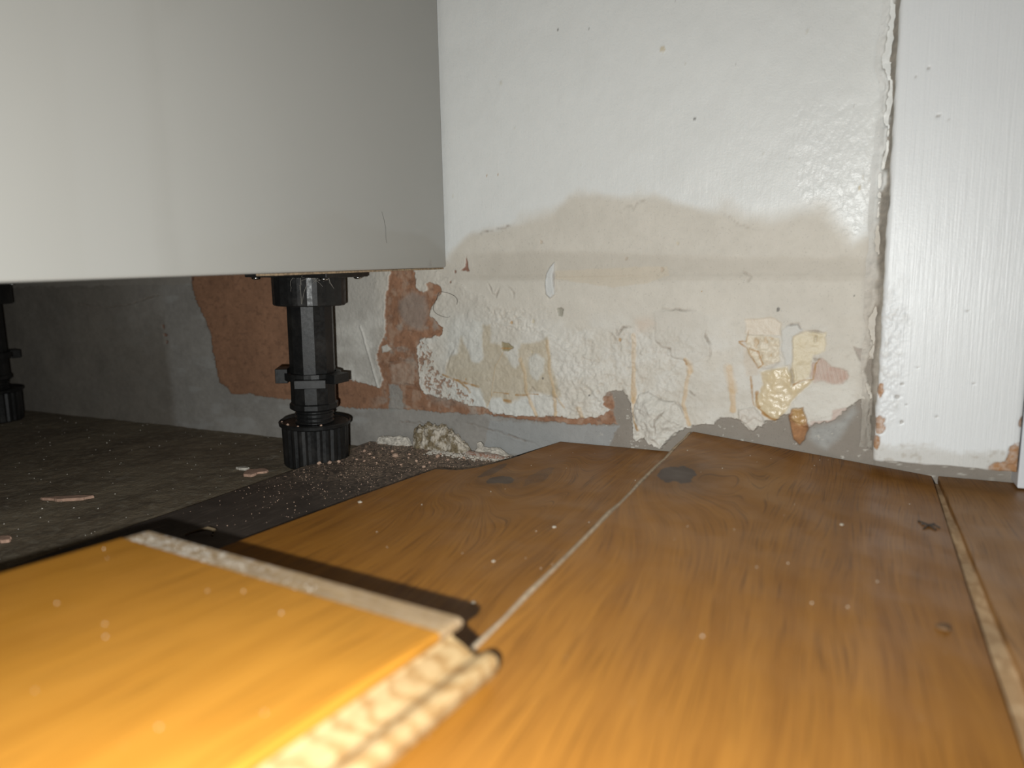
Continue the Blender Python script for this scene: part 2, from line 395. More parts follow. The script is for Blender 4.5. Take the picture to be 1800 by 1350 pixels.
# outlines of the paint and plaster layers on the wall, in millimetres (x along the wall, z up)
POLY = {
'PAINT': [(-419.3,234.7),(-432.1,77.4),(-401.0,61.5),(-383.5,56.3),(-365.6,54.2),(-358.2,51.2),(-355.4,59.1),(-339.4,56.0),(-319.6,58.9),(-312.8,50.7),(-300.9,48.1),(-286.6,46.6),(-275.7,43.1),(-257.8,41.5),(-250.4,37.0),(-216.7,37.9),(-183.8,38.5),(-174.0,39.2),(-159.1,42.4),(-155.3,46.4),(-160.9,50.2),(-160.4,55.3),(-157.9,59.6),(-147.2,61.4),(-143.0,57.5),(-140.5,50.3),(-138.7,36.3),(-137.8,27.2),(-135.3,25.3),(-130.0,29.1),(-127.4,24.7),(-120.9,21.6),(-117.6,21.1),(-110.9,29.4),(-108.2,33.7),(-98.4,37.3),(-96.5,39.9),(-82.7,40.9),(-80.2,45.1),(-73.9,47.1),(-66.5,46.0),(-61.6,42.5),(-56.8,37.9),(-53.7,42.7),(-50.7,41.0),(-49.1,45.4),(-42.8,45.8),(-39.4,49.5),(-34.3,51.7),(-32.0,47.4),(-22.4,44.4),(-17.5,47.3),(-8.9,49.1),(-6.7,51.8),(-2.7,55.7),(2.6,60.8),(5.6,63.5),(11.0,63.1),(13.4,66.1),(8.1,77.9),(6.7,86.0),(10.6,89.0),(60.7,93.0),(41.9,374.4),(-398.5,489.2)],
'BROWNHOLE': [(-339.8,152.4),(-343.1,143.3),(-345.9,134.1),(-348.8,122.5),(-349.5,110.8),(-348.4,99.0),(-352.8,93.3),(-356.6,87.0),(-359.4,79.7),(-358.2,70.1),(-355.2,62.0),(-351.3,48.6),(-320.0,50.3),(-317.9,59.9),(-318.9,74.0),(-319.3,88.0),(-315.1,95.0),(-308.6,95.6),(-301.5,97.6),(-295.6,98.6),(-293.8,104.1),(-298.4,109.0),(-306.2,112.6),(-304.8,119.4),(-300.9,123.9),(-294.3,130.2),(-293.2,132.8),(-297.2,137.3),(-304.0,139.6),(-307.7,138.8),(-306.9,134.3),(-311.3,130.7),(-316.0,133.0),(-318.5,138.5),(-317.7,143.0),(-321.1,152.0)],
'BROWN': [(-573.7,173.6),(-572.6,146.3),(-571.0,127.9),(-560.1,111.1),(-552.6,91.1),(-550.6,63.2),(-547.0,47.9),(-537.1,42.9),(-533.2,37.6),(-505.3,38.0),(-467.6,35.9),(-457.4,36.0),(-403.6,33.1),(-383.2,32.9),(-349.7,35.1),(-335.9,35.0),(-293.4,35.4),(-259.5,35.9),(-220.1,34.6),(-187.9,33.4),(-151.0,36.2),(-152.7,49.1),(-160.9,79.8),(-333.5,165.9)],
'BROWNPLUG': [(-35.4,53.9),(-32.4,37.5),(-27.0,32.3),(-23.8,36.7),(-22.1,45.1),(-26.8,52.3)],
'GREYBIT': [(-349.2,55.0),(-339.4,56.0),(-335.2,49.5),(-335.4,34.0),(-349.8,33.1)],
'WHITE': [(-391.9,153.6),(-286.1,154.8),(-280.6,164.2),(-265.2,174.8),(-231.4,179.2),(-203.9,183.6),(-186.2,196.1),(-165.0,197.1),(-148.6,193.4),(-128.7,193.4),(-105.7,186.8),(-79.9,181.3),(-69.0,173.3),(-48.2,172.3),(-22.0,177.2),(-16.8,168.1),(-11.8,162.4),(-2.1,156.6),(8.4,161.6),(14.7,184.5),(53.7,197.6),(41.9,374.4),(-368.6,481.4)],
'BAND': [(-296.3,158.1),(-255.7,163.0),(-186.5,161.2),(-124.4,156.5),(-34.1,152.1),(12.0,150.8),(29.1,139.0),(-33.6,139.7),(-112.5,141.0),(-160.9,140.6),(-213.6,140.6),(-297.0,141.8)],
'FLAP': [(-197.6,153.0),(-201.2,149.4),(-204.0,144.5),(-205.0,137.1),(-204.2,129.7),(-201.0,127.1),(-197.4,130.0),(-198.2,139.5),(-197.6,147.7)],
'TEARBAND': [(-197.2,146.9),(-186.6,147.1),(-136.2,148.4),(-115.7,148.3),(-114.1,142.2),(-128.2,137.4),(-152.5,134.5),(-169.3,136.7),(-197.3,141.1)],
'FLAKE': [(-133.9,58.9),(-127.8,61.7),(-121.3,58.0),(-116.0,55.5),(-108.9,55.9),(-106.1,52.9),(-101.3,45.6),(-98.8,36.5),(-107.8,33.8),(-110.9,30.7),(-117.6,21.5),(-125.8,22.8),(-130.3,24.9),(-132.0,28.1),(-136.1,24.8),(-138.3,28.4),(-138.7,38.8),(-137.2,50.9)],
'Y3': [(-63.7,113.0),(-47.9,114.6),(-41.3,110.3),(-41.7,102.6),(-53.4,102.0),(-63.4,103.7)],
'Y1A': [(-62.7,103.0),(-42.3,101.2),(-41.1,86.5),(-50.7,82.4),(-54.2,80.7),(-62.0,92.1)],
'Y1B': [(-53.4,78.5),(-36.8,82.9),(-34.2,77.5),(-33.6,70.8),(-23.6,75.0),(-21.6,73.6),(-27.1,67.8),(-31.9,62.4),(-34.5,58.1),(-38.1,52.2),(-42.1,46.3),(-46.4,47.9),(-54.0,53.8),(-56.0,58.7),(-51.4,70.3)],
'Y2': [(-34.5,102.0),(-27.2,105.8),(-14.7,104.6),(-15.2,93.5),(-21.6,90.4),(-23.4,84.9),(-23.0,76.5),(-33.0,71.6),(-35.3,78.5),(-33.8,83.8)],
'SKINL': [(-63.9,96.6),(-59.4,89.2),(-54.1,80.0),(-55.4,76.2),(-61.9,75.1),(-63.5,83.4)],
'ISLAND': [(-41.1,105.6),(-36.5,110.0),(-31.4,110.4),(-28.3,106.5),(-34.5,102.0),(-34.1,83.8),(-37.6,84.0),(-40.6,93.5)],
'PINK': [(-22.7,84.9),(-16.9,88.4),(-13.9,86.7),(-11.8,83.9),(-6.5,83.0),(-1.6,81.4),(-0.8,77.5),(-4.5,73.0),(-10.0,72.8),(-15.3,74.7),(-20.9,72.9),(-23.0,76.5)],
'WHITEB': [(-32.5,60.1),(-27.0,67.1),(-20.1,71.1),(-4.4,71.2),(2.8,68.0),(-1.3,59.8),(-9.4,52.7),(-19.9,49.0),(-26.0,49.7),(-31.6,54.2)],
'PINK2': [(-21.8,47.8),(-9.3,49.8),(-8.9,55.7),(-1.2,58.4),(-0.4,55.5),(-6.6,48.9),(-14.7,45.3),(-21.7,44.0)],
'PLUG': [(-33.0,55.6),(-26.3,56.8),(-22.4,45.1),(-24.4,35.6),(-27.7,31.9),(-31.2,35.0),(-33.3,44.3),(-34.9,50.9)],
'PLUGTOP': [(-33.1,57.8),(-26.3,56.8),(-22.9,48.1),(-28.2,44.7),(-32.8,48.1)],
'BLUEGREY': [(-22.3,42.9),(-13.0,45.1),(-5.0,50.1),(2.0,60.0),(3.4,56.5),(-0.6,46.0),(-5.1,37.9),(-12.4,31.3),(-18.6,34.2),(-22.7,36.1)],
'CLUMP': [(-66.3,52.7),(-56.6,54.8),(-50.3,48.0),(-49.7,41.5),(-56.7,37.5),(-60.9,43.3),(-65.4,46.1)],
'RTEAR': [(1.2,96.1),(6.9,94.1),(9.9,91.4),(14.5,87.0),(8.6,85.7),(4.7,88.1)],
'STAIN': [(-292.4,73.1),(-287.4,81.5),(-281.6,83.1),(-276.9,98.1),(-271.1,86.1),(-268.3,78.5),(-262.8,76.9),(-258.2,80.2),(-258.4,106.8),(-251.0,106.9),(-250.8,93.3),(-242.0,92.2),(-241.2,87.0),(-236.5,81.0),(-230.3,73.7),(-226.4,78.3),(-227.7,86.9),(-225.7,92.6),(-208.8,95.6),(-203.2,99.5),(-200.7,76.6),(-193.2,54.3),(-197.8,52.7),(-204.7,55.8),(-215.4,57.4),(-220.7,54.4),(-227.0,51.0),(-238.2,45.9),(-243.5,50.9),(-252.0,50.9),(-256.3,42.0),(-261.4,56.3),(-271.4,61.7),(-292.7,65.7)],
'ISL1': [(-271.4,93.7),(-266.3,110.7),(-258.3,108.1),(-258.1,81.6),(-262.3,77.4),(-268.3,79.0)],
'ISL2': [(-220.2,81.5),(-212.6,86.5),(-206.6,82.0),(-206.8,72.1),(-212.9,65.3),(-219.0,70.3)],
'ISL3': [(-253.1,47.7),(-244.0,50.9),(-239.7,46.2),(-231.9,46.7),(-227.0,50.1),(-220.7,51.4),(-216.1,45.0),(-213.8,38.1),(-239.5,35.9),(-253.3,38.6)],
'ISL4': [(-238.8,85.7),(-228.7,85.6),(-227.4,76.9),(-232.3,73.7)],
'ISL5': [(-276.3,55.9),(-265.0,54.7),(-258.6,48.7),(-256.8,42.0),(-265.4,42.4),(-273.5,46.9)],
'ISL6': [(-215.5,54.7),(-201.5,54.2),(-200.3,39.5),(-212.4,38.2)],
'CHIP': [(-242.0,94.4),(-236.2,93.2),(-231.4,89.8),(-236.3,87.1),(-241.2,87.0)],
'BRTRI': [(-270.7,159.6),(-269.5,150.9),(-268.1,147.8),(-272.6,148.4),(-276.1,148.4),(-272.5,151.8)],
'ROUGH': [(-318.0,92.6),(-309.7,93.8),(-303.5,88.4),(-300.7,79.3),(-295.8,69.3),(-284.3,63.8),(-276.8,55.0),(-269.3,48.5),(-259.3,41.4),(-274.7,40.4),(-306.6,42.6),(-318.1,55.2),(-320.5,73.9)],
'BRLIGHT': [(-346.5,72.9),(-322.1,75.7),(-324.1,57.7),(-346.2,56.6)],
'BRGREY': [(-335.7,125.8),(-321.5,133.0),(-309.3,128.4),(-306.7,113.5),(-315.9,101.9),(-330.0,105.4),(-334.5,115.6)],
'BRCHIP': [(-354.3,87.5),(-349.0,89.1),(-344.6,85.4),(-349.4,82.9),(-353.4,82.3)],
'SMOOTHP': [(-124.0,117.5),(-112.2,118.7),(-96.1,119.2),(-87.0,113.2),(-89.0,101.7),(-85.5,95.3),(-85.7,88.4),(-98.1,82.1),(-102.7,84.3),(-111.7,86.4),(-112.6,91.5),(-118.9,92.9),(-123.0,97.9)],
'BLUEG2': [(-254.5,32.1),(-187.5,32.6),(-148.8,35.5),(-153.1,25.9),(-160.9,12.4),(-260.4,3.0)],
'STIPPLE': [(-39.3,245.2),(-35.6,191.0),(-21.3,174.8),(-14.6,168.7),(-7.1,156.8),(-2.8,156.6),(2.0,173.6),(9.6,201.1),(9.3,239.5)],
'PKBLOB': [(-136.8,111.9),(-127.9,112.8),(-123.1,108.9),(-127.8,104.9),(-135.9,103.2)],
}
DRIPS = {
'D1':([(-138.3,100.8),(-138.2,76.6),(-138.0,53.7)],2.2),
'D1b':([(-138.4,56.2),(-138.8,46.7),(-137.1,39.7),(-134.5,34.1)],1.3),
'D2':([(-102.0,85.1),(-98.8,79.0),(-100.9,68.3),(-103.0,54.2),(-98.8,40.1)],2.0),
'D2b':([(-99.6,82.1),(-99.1,77.4)],3.6),
'D3':([(-73.3,81.1),(-71.2,69.7),(-70.6,64.0),(-69.6,51.7)],2.2),
'D3b':([(-74.0,81.1),(-70.3,65.9)],4.0),
'D4':([(-240.2,86.5),(-247.4,75.3),(-250.8,59.5),(-251.5,51.8),(-256.3,42.0)],0.55),
'D5':([(-225.9,81.3),(-222.7,71.4),(-221.6,57.0),(-218.4,49.3),(-213.4,38.2)],1.8),
'D6':([(-203.3,95.3),(-202.2,72.3),(-199.1,58.2),(-197.8,50.5),(-198.0,38.8)],1.8),
'D7':([(-199.1,58.2),(-191.0,46.2)],0.9),
'D8':([(-179.3,46.1),(-176.7,39.4)],2.5),
'O1':([(-295.4,66.1),(-283.9,62.9),(-273.0,60.2),(-262.9,58.0)],1.6),
'O1b':([(-281.8,62.5),(-273.2,56.6),(-270.2,53.1)],1.0),
'O2':([(-249.4,54.6),(-236.6,54.0)],0.7),
'O3':([(-230.8,53.4),(-220.7,54.0)],1.0),
'O3b':([(-219.2,55.0),(-211.7,54.9)],0.6),
'O4':([(-241.1,89.2),(-232.4,89.0)],0.8),
'O5':([(-241.1,48.8),(-235.3,48.3)],1.8),
'O6':([(-59.0,74.9),(-57.9,64.7),(-56.3,56.8),(-50.0,51.0),(-44.9,47.6)],0.9),
'O6b':([(-54.7,64.9),(-54.9,59.1),(-53.3,55.0)],1.3),
'O7':([(-66.5,97.6),(-62.1,94.0),(-58.7,88.1),(-54.2,81.1),(-51.4,83.9),(-54.9,92.0),(-60.6,93.7)],0.8),
'O8':([(-137.1,38.9),(-134.1,33.7)],1.8),
'O9':([(-33.0,71.2),(-27.0,74.5),(-21.6,74.7),(-20.4,85.0),(-18.2,88.0)],0.8),
'O11':([(-51.1,51.4),(-45.3,47.6),(-41.1,47.5)],1.7),
'O12':([(-102.7,84.7),(-101.5,82.0)],1.5),
'O13':([(-66.9,98.4),(-62.2,98.5),(-61.3,106.0)],0.6),
}
CRACKS = [
[(-81.3,182.5),(-74.1,177.8),(-69.0,173.6),(-57.7,169.5)],
[(-150.6,186.3),(-144.5,189.0),(-140.5,189.5),(-139.7,187.2),(-136.6,192.0),(-128.7,193.4)],
[(-264.2,174.8),(-251.0,177.2),(-237.0,179.5),(-230.9,181.7)],
[(-197.6,147.7),(-198.2,139.5),(-196.9,133.7),(-196.9,130.0)],
[(-87.6,107.1),(-89.0,101.3),(-85.5,95.3),(-85.3,89.1),(-88.2,82.5)],
[(-120.0,119.9),(-112.2,119.1),(-96.1,118.8)],
[(-133.9,58.9),(-127.8,61.7),(-121.3,58.0),(-116.0,55.5),(-108.9,55.9),(-104.5,51.8),(-101.3,45.6)],
[(-122.6,97.9),(-118.9,92.9),(-112.6,91.5),(-111.7,86.4),(-102.7,84.3)],
[(-38.2,109.6),(-31.4,110.4),(-27.6,105.8)],
[(-26.3,106.2),(-15.6,104.2)],
[(-278.8,28.0),(-259.8,25.3),(-234.9,20.0),(-212.3,14.7)],
[(-346.9,23.5),(-321.2,24.9),(-307.5,21.6)],
[(-253.5,139.4),(-249.3,131.2),(-246.0,129.0),(-241.9,136.7)],
[(-236.6,136.6),(-231.0,131.1),(-232.1,126.4)],
[(-762.6,125.5),(-725.5,120.6),(-698.2,119.5),(-662.4,122.4),(-634.2,129.8),(-614.9,131.9)],
[(-66.0,144.3),(-60.6,139.4),(-63.7,136.9)],
[(-53.4,80.0),(-47.1,81.0),(-41.1,85.7)],
[(-35.4,82.2),(-33.9,77.1),(-33.6,71.2)],
[(-113.6,50.0),(-121.9,42.1),(-121.0,29.8)],
[(-20.8,103.0),(-20.6,98.4)],
[(-153.3,106.5),(-150.3,100.5),(-146.2,106.6),(-140.0,107.1)],
[(-135.9,100.8),(-132.6,92.1),(-134.2,88.0),(-130.9,86.5)],
[(-355.1,72.6),(-338.4,75.1),(-323.1,76.6)],
[(-347.4,56.1),(-323.0,56.3)],
[(-99.6,63.2),(-95.0,59.9)],
[(-220.7,54.4),(-216.8,59.5),(-213.1,56.2)],
[(-208.0,54.7),(-201.0,54.2),(-196.0,52.4)],
[(-21.6,89.3),(-19.5,87.9),(-16.3,89.1)],
[(-292.6,68.0),(-289.0,79.6),(-283.4,88.9)],
]
SPOTS = [
 (-43.6,119.4,1.5,'d'),
 (-210.7,87.4,1.2,'y'),
 (-216.8,87.2,1.2,'y'),
 (-120.3,287.8,2.2,'o'),
 (-162.9,262.2,0.9,'d'),
 (-98.9,242.3,0.9,'d'),
 (-237.8,281.7,1.8,'f'),
 (-207.7,168.0,2.0,'b'),
 (-144.4,154.0,1.8,'b'),
 (-108.3,163.2,2.0,'y'),
 (-119.2,145.7,2.2,'b'),
 (-193.5,117.2,3.5,'g'),
 (-232.9,108.8,1.6,'o2'),
 (-215.5,109.9,1.6,'y'),
 (-0.1,127.8,1.0,'d'),
 (-0.5,192.0,1.4,'o'),
 (1.1,197.8,1.0,'o'),
 (-274.0,62.9,1.5,'o2'),
 (-207.8,67.3,1.2,'d'),
 (-170.9,56.4,1.0,'d'),
 (-281.2,147.7,1.6,'br'),
 (-285.1,139.8,1.4,'br'),
 (-193.7,311.1,0.9,'d'),
 (-170.9,307.6,0.7,'d'),
 (-226.1,318.9,0.7,'d'),
 (-176.7,218.8,0.8,'f'),
 (-227.6,249.6,1.0,'f'),
 (-280.6,204.9,1.4,'f'),
 (-189.6,208.1,1.2,'f'),
 (-55.8,216.6,0.9,'f'),
 (-40.3,211.8,0.9,'f'),
 (-32.9,285.0,1.8,'f'),
 (-105.4,276.3,1.0,'f'),
 (-618.5,99.9,3.4,'br'),
 (-617.1,92.6,3.2,'br'),
 (-616.4,85.8,3.0,'br'),
 (-571.7,146.8,3.2,'br'),
 (-148.2,97.7,1.7,'o2'),
]


# patches of paint, stain and filler: outline, colour, strength, softness (mm), relief (mm), unevenness
STAINS = [
    ('STAIN', (0.53, 0.445, 0.31), 0.70, 1.6, 0.0, 0.1), ('ISL1', (0.68, 0.67, 0.615), 0.8, 1.2, 0.15, 0), ('ISL2', (0.68, 0.67, 0.615), 0.8, 1.4, 0.15, 0),
    ('ISL4', (0.66, 0.645, 0.585), 0.6, 1.4, 0.1, 0), ('ISL3', (0.70, 0.70, 0.655), 0.85, 0.8, 0.35, 0), ('ISL5', (0.70, 0.70, 0.655), 0.8, 0.8, 0.35, 0),
    ('ISL6', (0.68, 0.665, 0.61), 0.7, 1.2, 0.3, 0.2), ('PKBLOB', (0.64, 0.53, 0.43), 0.6, 4.0, 0.0, 0.5), ('SMOOTHP', (0.61, 0.575, 0.51), 0.5, 0.8, 0.35, 0),
    ('Y3', (0.66, 0.565, 0.44), 0.75, 1.0, -0.35, 0.1), ('SKINL', (0.64, 0.55, 0.44), 0.55, 1.4, 0.1, 0.2), ('Y1A', (0.70, 0.61, 0.46), 0.8, 0.7, 0.3, 0.3),
    ('Y1B', (0.67, 0.55, 0.35), 0.9, 1.2, 0.55, 0.15), ('Y2', (0.66, 0.56, 0.365), 0.8, 1.1, -0.3, 0.1), ('ISLAND', (0.66, 0.65, 0.61), 0.8, 0.7, 0.6, 0),
    ('WHITEB', (0.70, 0.67, 0.60), 0.8, 1.5, 0.3, 0.1), ('PINK', (0.52, 0.36, 0.29), 0.75, 1.0, -0.6, 0.4), ('PINK2', (0.55, 0.39, 0.33), 0.6, 0.8, -0.3, 0.3),
    ('CLUMP', (0.66, 0.61, 0.54), 0.7, 0.8, 1.4, 0.2), ('RTEAR', (0.36, 0.29, 0.25), 0.8, 0.8, -0.9, 0.3), ('CHIP', (0.33, 0.27, 0.15), 0.9, 0.4, -1.0, 0.2),
    ('BRTRI', (0.27, 0.13, 0.085), 0.95, 0.3, -0.9, 0.1)]

def build_wall():
    xs = np.concatenate([np.arange(-1250, -880, 6.0), np.arange(-880, -420, 1.4), np.arange(-420, 22, 0.62), np.arange(22, 130, 2.0)])
    zs = np.concatenate([np.arange(-6, 6, 2.0), np.arange(6, 170, 0.62), np.arange(170, 372, 1.5), np.arange(372, 1210, 20.0)])
    X, Z = np.meshgrid(xs, zs)
    jx = 1.0 * fbm(X / 1.8, Z / 1.8, 2, 3); jz = 1.0 * fbm(X / 1.8, Z / 1.8, 2, 4)
    wx = X + 1.6 * fbm(X / 7, Z / 7, 4, 1) + jx; wz = Z + 1.6 * fbm(X / 7, Z / 7, 4, 2) + jz
    mx = X + 0.7 * fbm(X / 5, Z / 5, 3, 5) + 0.3 * jx; mz = Z + 0.7 * fbm(X / 5, Z / 5, 3, 6) + 0.3 * jz
    sx = X + 3.0 * fbm(X / 18, Z / 18, 4, 5); sz = Z + 3.0 * fbm(X / 18, Z / 18, 4, 6)
    n30 = fbm(X / 30, Z / 30, 4, 7); n8 = fbm(X / 8, Z / 8, 4, 8); n3 = fbm(X / 3, Z / 3, 3, 9); n1 = fbm(X / 1.4, Z / 1.4, 2, 10)
    def mixc(c, col, a):
        m = a > 1e-3
        if m.mean() > 0.6: return c + (np.array(col) - c) * a[..., None]
        col = np.broadcast_to(np.array(col), c.shape)
        c = c.copy(); c[m] += (col[m] - c[m]) * a[m][:, None]
        return c
    # grey cement render underneath everything
    c = np.ones(X.shape + (3,)) * np.array((0.325, 0.305, 0.278))
    c *= (1 + 0.16 * n30 + 0.12 * n3)[..., None]
    c = mixc(c, (0.40, 0.39, 0.37), smooth(0.1, 0.6, fbm(X / 22, Z / 9, 3, 21)) * 0.7)
    h = 0.35 * n30 + 0.14 * n8 + 0.06 * n1
    g = np.full(X.shape, 0.12)
    # older brown-grey render on the far left, beyond an upright joint
    old = smooth(-608, -622, X + 3.0 * n8) * (1 - 0.55 * smooth(70, 125, Z + 8 * n30) * smooth(-720, -620, X))
    c = mixc(c, np.array((0.215, 0.188, 0.155)) * (1 + 0.2 * n30 + 0.1 * n3)[..., None], old * 0.8)
    c = mixc(c, (0.33, 0.30, 0.26), smooth(141.0, 142.5, Z + 2.5 * n8 - 0.6 * n30) * smooth(-540, -560, X) * 0.75)
    h += 0.4 * old
    # warmer, darker cement to the right, bluish skim in places
    c = mixc(c, (0.355, 0.36, 0.355), smooth(1.0, -1.0, poly_sd(wx, wz, POLY['BLUEG2'])) * 0.8)
    right = smooth(-170, -155, X)
    c = mixc(c, (0.28, 0.245, 0.205), right * 0.9 * (1 - smooth(1, -1, poly_sd(wx, wz, POLY['BLUEG2']))))
    c = mixc(c, np.array((0.40, 0.405, 0.39)) * (1 + 0.2 * n3)[..., None], smooth(3.0, -3.0, poly_sd(sx, sz, POLY['BLUEGREY'])) * 0.75)
    c = mixc(c, (0.55, 0.52, 0.46), smooth(0.52, 0.62, fbm(X / 3.2, Z / 2.2, 3, 22)) * right * 0.8)
    # pink-brown plaster coat
    d = poly_sd(wx, wz, POLY['BROWN'])
    a = smooth(0.4, -0.4, d)
    brown = np.array((0.325, 0.170, 0.098)) * (1 + 0.20 * n30 + 0.16 * n3)[..., None]
    nearb = smooth(-375, -345, X)
    brown = mixc(brown, (0.43, 0.29, 0.205), smooth(-0.05, 0.5, fbm(X / 5, Z / 7, 3, 23)) * nearb * 0.7)
    brown = mixc(brown, (0.38, 0.33, 0.28), smooth(0.15, 0.45, fbm(X / 11, Z / 9, 4, 25)) * nearb * 0.7)
    brown = mixc(brown, (0.19, 0.10, 0.06), smooth(0.2, 0.5, fbm(X / 4, Z / 3, 3, 26)) * 0.5)
    brown = mixc(brown, (0.45, 0.33, 0.25), smooth(1, -1, poly_sd(wx, wz, POLY['BRLIGHT'])) * (0.7 + 0.5 * n3))
    brown = mixc(brown, (0.33, 0.265, 0.22), smooth(3, -3, poly_sd(sx, sz, POLY['BRGREY'])) * 0.8)
    c = c * (1 - a[..., None]) + brown * a[..., None]
    h += a * (0.8 + 0.15 * n8 + 0.12 * n1) + nearb * a * (0.5 * n8 + 0.3 * n3)
    bc = smooth(0.4, -0.4, poly_sd(mx, mz, POLY['BRCHIP']))
    c = mixc(c, (0.62, 0.59, 0.53), bc); h += 0.9 * bc
    d = poly_sd(wx, wz, POLY['GREYBIT']); a2 = smooth(1.0, -1.0, d)
    c = mixc(c, (0.33, 0.325, 0.30), a2 * 0.85)
    # thick paint layers
    hole = poly_sd(wx, wz, POLY['BROWNHOLE'])
    dp = np.maximum(poly_sd(wx, wz, POLY['PAINT'], 25.0), -hole)
    rz = smooth(3.0, -3.0, poly_sd(sx, sz, POLY['ROUGH']))
    dp = np.maximum(dp, (n1 * 2.6 + n3 * 2.2 - 0.35) * rz - (1 - rz) * 30)
    p = smooth(0.35, -0.35, dp)
    c = mixc(c, np.array((0.30, 0.22, 0.17)) * (1 + 0.4 * n1)[..., None], rz * 0.6)
    cream = np.ones(X.shape + (3,)) * np.array((0.645, 0.605, 0.530))
    cream *= (1 + 0.05 * n30 + 0.03 * n3)[..., None]
    cream = mixc(cream, (0.50, 0.475, 0.43), smooth(-340, -365, X) * 0.8)
    white = np.array((0.745, 0.755, 0.735)) * (1 + 0.015 * n30)[..., None]
    dw = poly_sd(sx, sz, POLY['WHITE'], 30.0)
    aw = smooth(2.0, -5.0 - 9 * smooth(-0.3, 0.3, n30), dw)
    lowz = smooth(125, 100, Z)
    cream = mixc(cream, (0.70, 0.675, 0.615), smooth(-0.25, 0.4, fbm(X / 16, Z / 12, 4, 24)) * lowz * 0.85)
    cream = mixc(cream, (0.66, 0.66, 0.61), smooth(-300, -285, X) * smooth(-235, -270, X) * lowz * 0.6)
    cream = cream * (1 - aw[..., None]) + white * aw[..., None]
    # mark where a skirting once met the wall
    db = poly_sd(sx, Z + 1.0 * fbm(X / 14, Z / 9, 3, 27), POLY['BAND'])
    bl = smooth(-300, -245, X)
    cream = mixc(cream, (0.535, 0.49, 0.415), smooth(2.0, -4.0, db + 1.5 * n8) * 0.60 * bl)
    cream = mixc(cream, (0.46, 0.41, 0.335), smooth(3.5, 1.0, np.abs(Z - 140.5 - 1.5 * fbm(X / 25, Z * 0, 3, 28) + 0.012 * (X + 130))) * 0.32 * bl * (0.7 + 0.5 * n8))
    tb = smooth(0.6, -0.6, poly_sd(X, mz, POLY['TEARBAND']))
    cream = mixc(cream, (0.62, 0.545, 0.43), tb * 0.7 * smooth(122, 138, Z + 3 * n8))
    fp = smooth(0.4, -0.4, poly_sd(X, Z, POLY['FLAP']))
    cream = mixc(cream, (0.67, 0.68, 0.665), fp * 0.85)
    cream = mixc(cream, (0.52, 0.46, 0.38), np.exp(-((poly_sd(X, Z, POLY['FLAP']) - 1.5) / 1.3) ** 2) * (X < -209) * 0.6)  # shadow left of the curled flap, painted into the colour as a brownish rim
    # blistered relief: flat and brushed above, flaking below
    low2 = smooth(118, 92, Z) * smooth(-330, -290, X) * (0.30 + 0.70 * smooth(-225, -200, X))
    peel = smooth(-205, -170, X) * smooth(-85, -115, X) * smooth(110, 98, Z) + smooth(-262, -240, X) * smooth(-195, -215, X) * smooth(100, 106, Z) * smooth(125, 116, Z)
    hp = 1.1 + 0.12 * n30 + aw * 0.25 + low2 * (0.50 * n8 + 0.20 * n3) + peel * (0.55 * n3 + 0.30 * n1)
    cream = mixc(cream, (0.56, 0.49, 0.40), peel * smooth(0.15, 0.6, -n3) * 0.4)
    hp += 0.55 * np.exp(-(np.minimum(dp, 0) / 1.6) ** 2) * (0.5 + n8)           # curled lips along broken edges
    hp -= 0.35 * smooth(0.5, -3, db) * bl
    hp += fp * (0.6 + 1.6 * smooth(-212, -203, X))
    tear = 142.0 + 0.006 * (X + 200) + 0.4 * fbm(X / 9, Z * 0, 3, 29) - Z
    hp -= 0.7 * (tear > 0) * np.exp(-np.maximum(tear, 0) / 6.0) * smooth(-204, -203, X) * smooth(-118, -150, X)
    ye = 0.0; wet = 0.0
    for (k, col, al, soft, dh, un) in STAINS:
        sd_ = poly_sd(mx, mz, POLY[k]) if soft < 1.3 else poly_sd(0.5 * (mx + wx), 0.5 * (mz + wz), POLY[k])
        q = smooth(soft, -soft, sd_)
        cream = mixc(cream, col, np.clip(q * al * (1 + un * (n8 + n3)), 0, 1))
        hp += dh * smooth(0.4, -0.4, sd_)
        if k == 'Y1A': hp += q * (0.75 * n3 + 0.3 * n8); cream = mixc(cream, (0.50, 0.33, 0.15), q * smooth(0.18, 0.5, -n3) * 0.6)
        if k == 'Y1B': hp += q * (0.55 * n8 + 0.12 * n3 - 0.6 * np.exp(-(sd_ / 1.0) ** 2)); wet = q
        if k == 'PINK':
            rib = np.sin((X + 0.25 * Z) * 2.6 + 1.5 * n8) * smooth(-28, -20, X)
            hp += q * 0.3 * rib; cream = mixc(cream, (0.62, 0.50, 0.43), q * smooth(0, 1, rib) * 0.6)
            cream = mixc(cream, (0.36, 0.22, 0.16), q * smooth(0.25, 0.5, n3) * smooth(-22, -30, X) * 0.6)
        if k == 'CLUMP': hp += q * (1.2 * n3 + 0.8 * n8)
        if k[0] == 'Y': ye = np.maximum(ye, q)
    drip = np.zeros(X.shape)
    dx5 = X + 0.7 * fbm(X / 5, Z / 5, 3, 31); brk = 0.55 + 0.45 * smooth(-0.3, 0.3, fbm(X / 4, Z / 4, 2, 36))
    for k, (pts, w) in DRIPS.items():
        dd, par = line_d(dx5, Z, pts)
        if k[0] == 'D':
            ww = w * (1.0 + 0.30 * n8)
            a = smooth(ww, ww * 0.45, dd) * (0.8 if w > 1 else 0.6)
            if k[-1] in 'bc' and w > 3: a *= 0.6
            cream = mixc(cream, np.array((0.63, 0.43, 0.22)), a * (0.50 + 0.40 * par ** 2))
            drip = np.maximum(drip, smooth(ww, 0, dd))
        else:
            a = smooth(w * (1 + 0.9 * n3), w * 0.2, dd) * brk
            cream = mixc(cream, (0.43, 0.24, 0.08), a * 0.88)
    hp += drip * 0.22
    fk = poly_sd(mx, mz, POLY['FLAKE'], 20.0)
